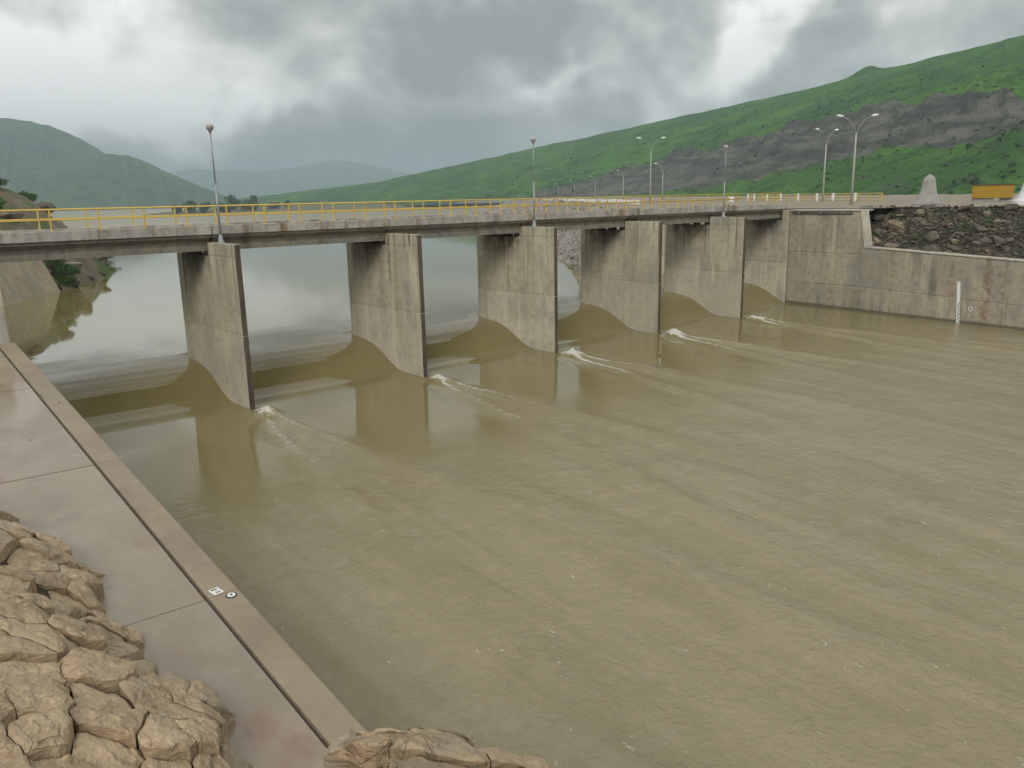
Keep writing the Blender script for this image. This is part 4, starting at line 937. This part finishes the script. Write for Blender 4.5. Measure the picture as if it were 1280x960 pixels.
for idx, sp in enumerate(seeds):
    if float(foot_dist(*sp)) < .10: continue
    poly = [(sp[0]-1.4, sp[1]-1.4), (sp[0]+1.4, sp[1]-1.4), (sp[0]+1.4, sp[1]+1.4), (sp[0]-1.4, sp[1]+1.4)]
    gap = r.choice([.002, .003, .004, .008, .016, .03])
    dn = np.hypot(*(SA-np.array(sp)).T)
    for q in SA[np.argsort(dn)[1:22]]:
        nrm = np.array([q[0]-sp[0], q[1]-sp[1]]); Ln = np.hypot(*nrm); nrm = nrm/Ln; mid = (np.array(sp)+q)/2
        poly = clip_poly(poly, nrm, float(nrm @ mid) - gap)
        if len(poly) < 3: break
    if len(poly) < 3: continue
    bm = bmesh.new(); vs = [bm.verts.new((p[0], p[1], 0)) for p in poly]
    try: bm.faces.new(vs)
    except ValueError: bm.free(); continue
    bmesh.ops.triangulate(bm, faces=bm.faces[:])
    near = sp[1] < -26
    for it in range(6):
        lg = [e_ for e_ in bm.edges if e_.calc_length() > (.075 if near else .13)]
        if not lg: break
        bmesh.ops.subdivide_edges(bm, edges=lg, cuts=1); bmesh.ops.triangulate(bm, faces=[f for f in bm.faces if len(f.verts) > 3])
    P = np.array([v.co[:2] for v in bm.verts]); pl = np.array(poly); bd = np.full(len(P), 1e9)
    for i in range(len(pl)):
        a, b = pl[i], pl[(i+1) % len(pl)]; ab = b-a; t = np.clip(((P-a)@ab)/max(ab@ab, 1e-9), 0, 1); bd = np.minimum(bd, np.hypot(*(P-a-t[:, None]*ab).T))
    # wobbly edges, blocky stepped top
    wx = .10*fbm(P[:, 0]*2.2, P[:, 1]*2.2, 4, .6); wy = .10*fbm(P[:, 0]*2.2+40, P[:, 1]*2.2, 4, .6)
    h0 = float(rock_h(*sp)); hs = rock_h(P[:, 0], P[:, 1])
    si = int(np.argmin(np.hypot(*(SL-np.array(sp)).T))); c0, sx_, sy_ = slab_par[si]
    plane = np.clip(c0 + sx_*(P[:, 0]-SL[si, 0]) + sy_*(P[:, 1]-SL[si, 1]), hs-.35, hs+.22)
    z = .62*plane + .38*hs + (r.gauss(0, .010) if r.random() < .62 else r.gauss(-.04, .05))
    # chipped corners: the lower envelope of a few random planes
    cut = np.full(len(P), .02)
    for _ in range(r.randrange(1, 5)):
        a_ = r.uniform(0, 6.283); sl = abs(r.gauss(.15, .35)); cut = np.minimum(cut, r.uniform(.04, .22) + sl*((P[:, 0]-sp[0])*math.cos(a_) + (P[:, 1]-sp[1])*math.sin(a_)))
    z += np.maximum(cut, -.16)
    z += .05*fbm(P[:, 0]*1.3, P[:, 1]*1.3, 3) + .022*fbm(P[:, 0]*6, P[:, 1]*6, 4, .6) + .03*np.round(2*fbm(P[:, 0]*1.9+60, P[:, 1]*1.9, 2))
    z -= .03*np.exp(-bd/.02)*r.uniform(.3, 1.2)
    bm.verts.ensure_lookup_table()
    for i, v in enumerate(bm.verts): v.co = Vector((P[i, 0]+wx[i], P[i, 1]+wy[i], z[i]))
    be = [e_ for e_ in bm.edges if e_.is_boundary]; ex = bmesh.ops.extrude_edge_only(bm, edges=be)
    for g_ in ex['geom']:
        if isinstance(g_, bmesh.types.BMVert):
            g_.co.z -= 1.1; dx, dy = g_.co.x-sp[0], g_.co.y-sp[1]; g_.co.x -= .06*dx; g_.co.y -= .06*dy
    bmesh.ops.recalc_face_normals(bm, faces=bm.faces[:])
    if sum(f.normal.z*f.calc_area() for f in bm.faces) < 0: bmesh.ops.reverse_faces(bm, faces=bm.faces[:])
    for f in bm.faces: f.smooth = False
    me = bpy.data.meshes.new('rock_block'); bm.to_mesh(me); bm.free(); me.materials.append(M['rock'])
    link('rock_block', me, oc2 if (sp[0] > -13.6 and sp[1] < -32.3) else oc)
# dark bed under the blocks
gx = np.arange(-24, -8.4, .25); gy = np.arange(-46, -16, .25); X, Y = np.meshgrid(gx, gy, indexing='ij'); dd = foot_dist(X, Y)
Zb = np.where(dd > 0, rock_h(X, Y) - .22 - .7*np.exp(-np.maximum(dd, 0)/.35), ltop(Y) - 1.0 - np.minimum(-dd, 4)*1.0) + .08*fbm(X*2, Y*2, 4)
Zb = np.where((dd < .25) & (dd > 0), np.minimum(Zb, ltop(Y)-.35 + sstep(-32.2, -33.4, Y)*sstep(-13.6, -12.8, X)*1.5), Zb)
keep = grid_faces(len(gx), len(gy)); 
bo_ = link('bedrock_ground', mesh('bedrock_ground', np.stack([X, Y, Zb], -1).reshape(-1, 3), keep, M['crackfill'], True)); tag(bo_, kind='structure')
# dry weeds in the lower left corner
tw = MB(); lv = []; lf = []
for k in range(60):
    x = r.uniform(-15.9, -14.7); y = r.uniform(-35.6, -33.2); z = float(rock_h(x, y)) + .08; a = r.uniform(0, 6.28); Lq = r.uniform(.15, .45)
    pts = [(x, y, z-.05)]
    for s_ in range(1, 5): pts.append((x+math.cos(a)*Lq*s_/4*.8 + r.gauss(0, .02), y+math.sin(a)*Lq*s_/4*.8 + r.gauss(0, .02), z+Lq*.35*math.sin(s_/4*2.2)+.02))
    tw.tube(pts, [.009, .008, .006, .005, .003], 5)
    for s_ in range(5): p = pts[r.randrange(1, 5)]; leaf_cloud(lv, lf, p, (.05, .05, .03), 3, .05, r, .1)
wd = empty('weed', (-15.5, -32.8, 6), label='dry reddish weed creeping over the rocks at lower left', cat='weed'); wd.location = (0, 0, 0)
tw.obj('stem', M['twig'], wd, True); link('foliage', mesh('weed_leaves', lv, lf, M['leaf_far']), wd)
# pebbles on the slabs
pb = hull_stone(999, 12, .7); pbm = mesh('pebble', pb[0], pb[1], M['rock_dark'])
for k in range(5):
    y = r.uniform(-30, -8); x = r.uniform(-13.0, -11.1); s_ = r.uniform(.012, .035)
    o = link('pebble', pbm, None, (x, y, ltop(y)+s_*.4 + (-.015 if x < -11.6 else 0))); o.scale = (s_, s_, s_); o.rotation_euler = (0, 0, k)
    tag(o, 'tiny dark pebble lying on the damp walkway or coping', 'pebble', 'pebbles on the walkway')

# ================================================================== HAZE
hz = MB().box(-2500, 6500, -400, 7600, -7.5, 350).obj('haze', M['joint']); hz.data.materials.clear()
hm = bpy.data.materials.new('haze_air'); hm.use_nodes = True; t_ = hm.node_tree; t_.nodes.clear()
ho = t_.nodes.new('ShaderNodeOutputMaterial'); hp = t_.nodes.new('ShaderNodeVolumePrincipled'); hp.inputs['Color'].default_value = (.53, .66, .75, 1)
hp.inputs['Density'].default_value = .00029; hp.inputs['Anisotropy'].default_value = 0.0
t_.links.new(hp.outputs[0], ho.inputs['Volume']); hz.data.materials.append(hm); tag(hz, 'thin grey rain haze filling the valley air', 'haze', kind='stuff')
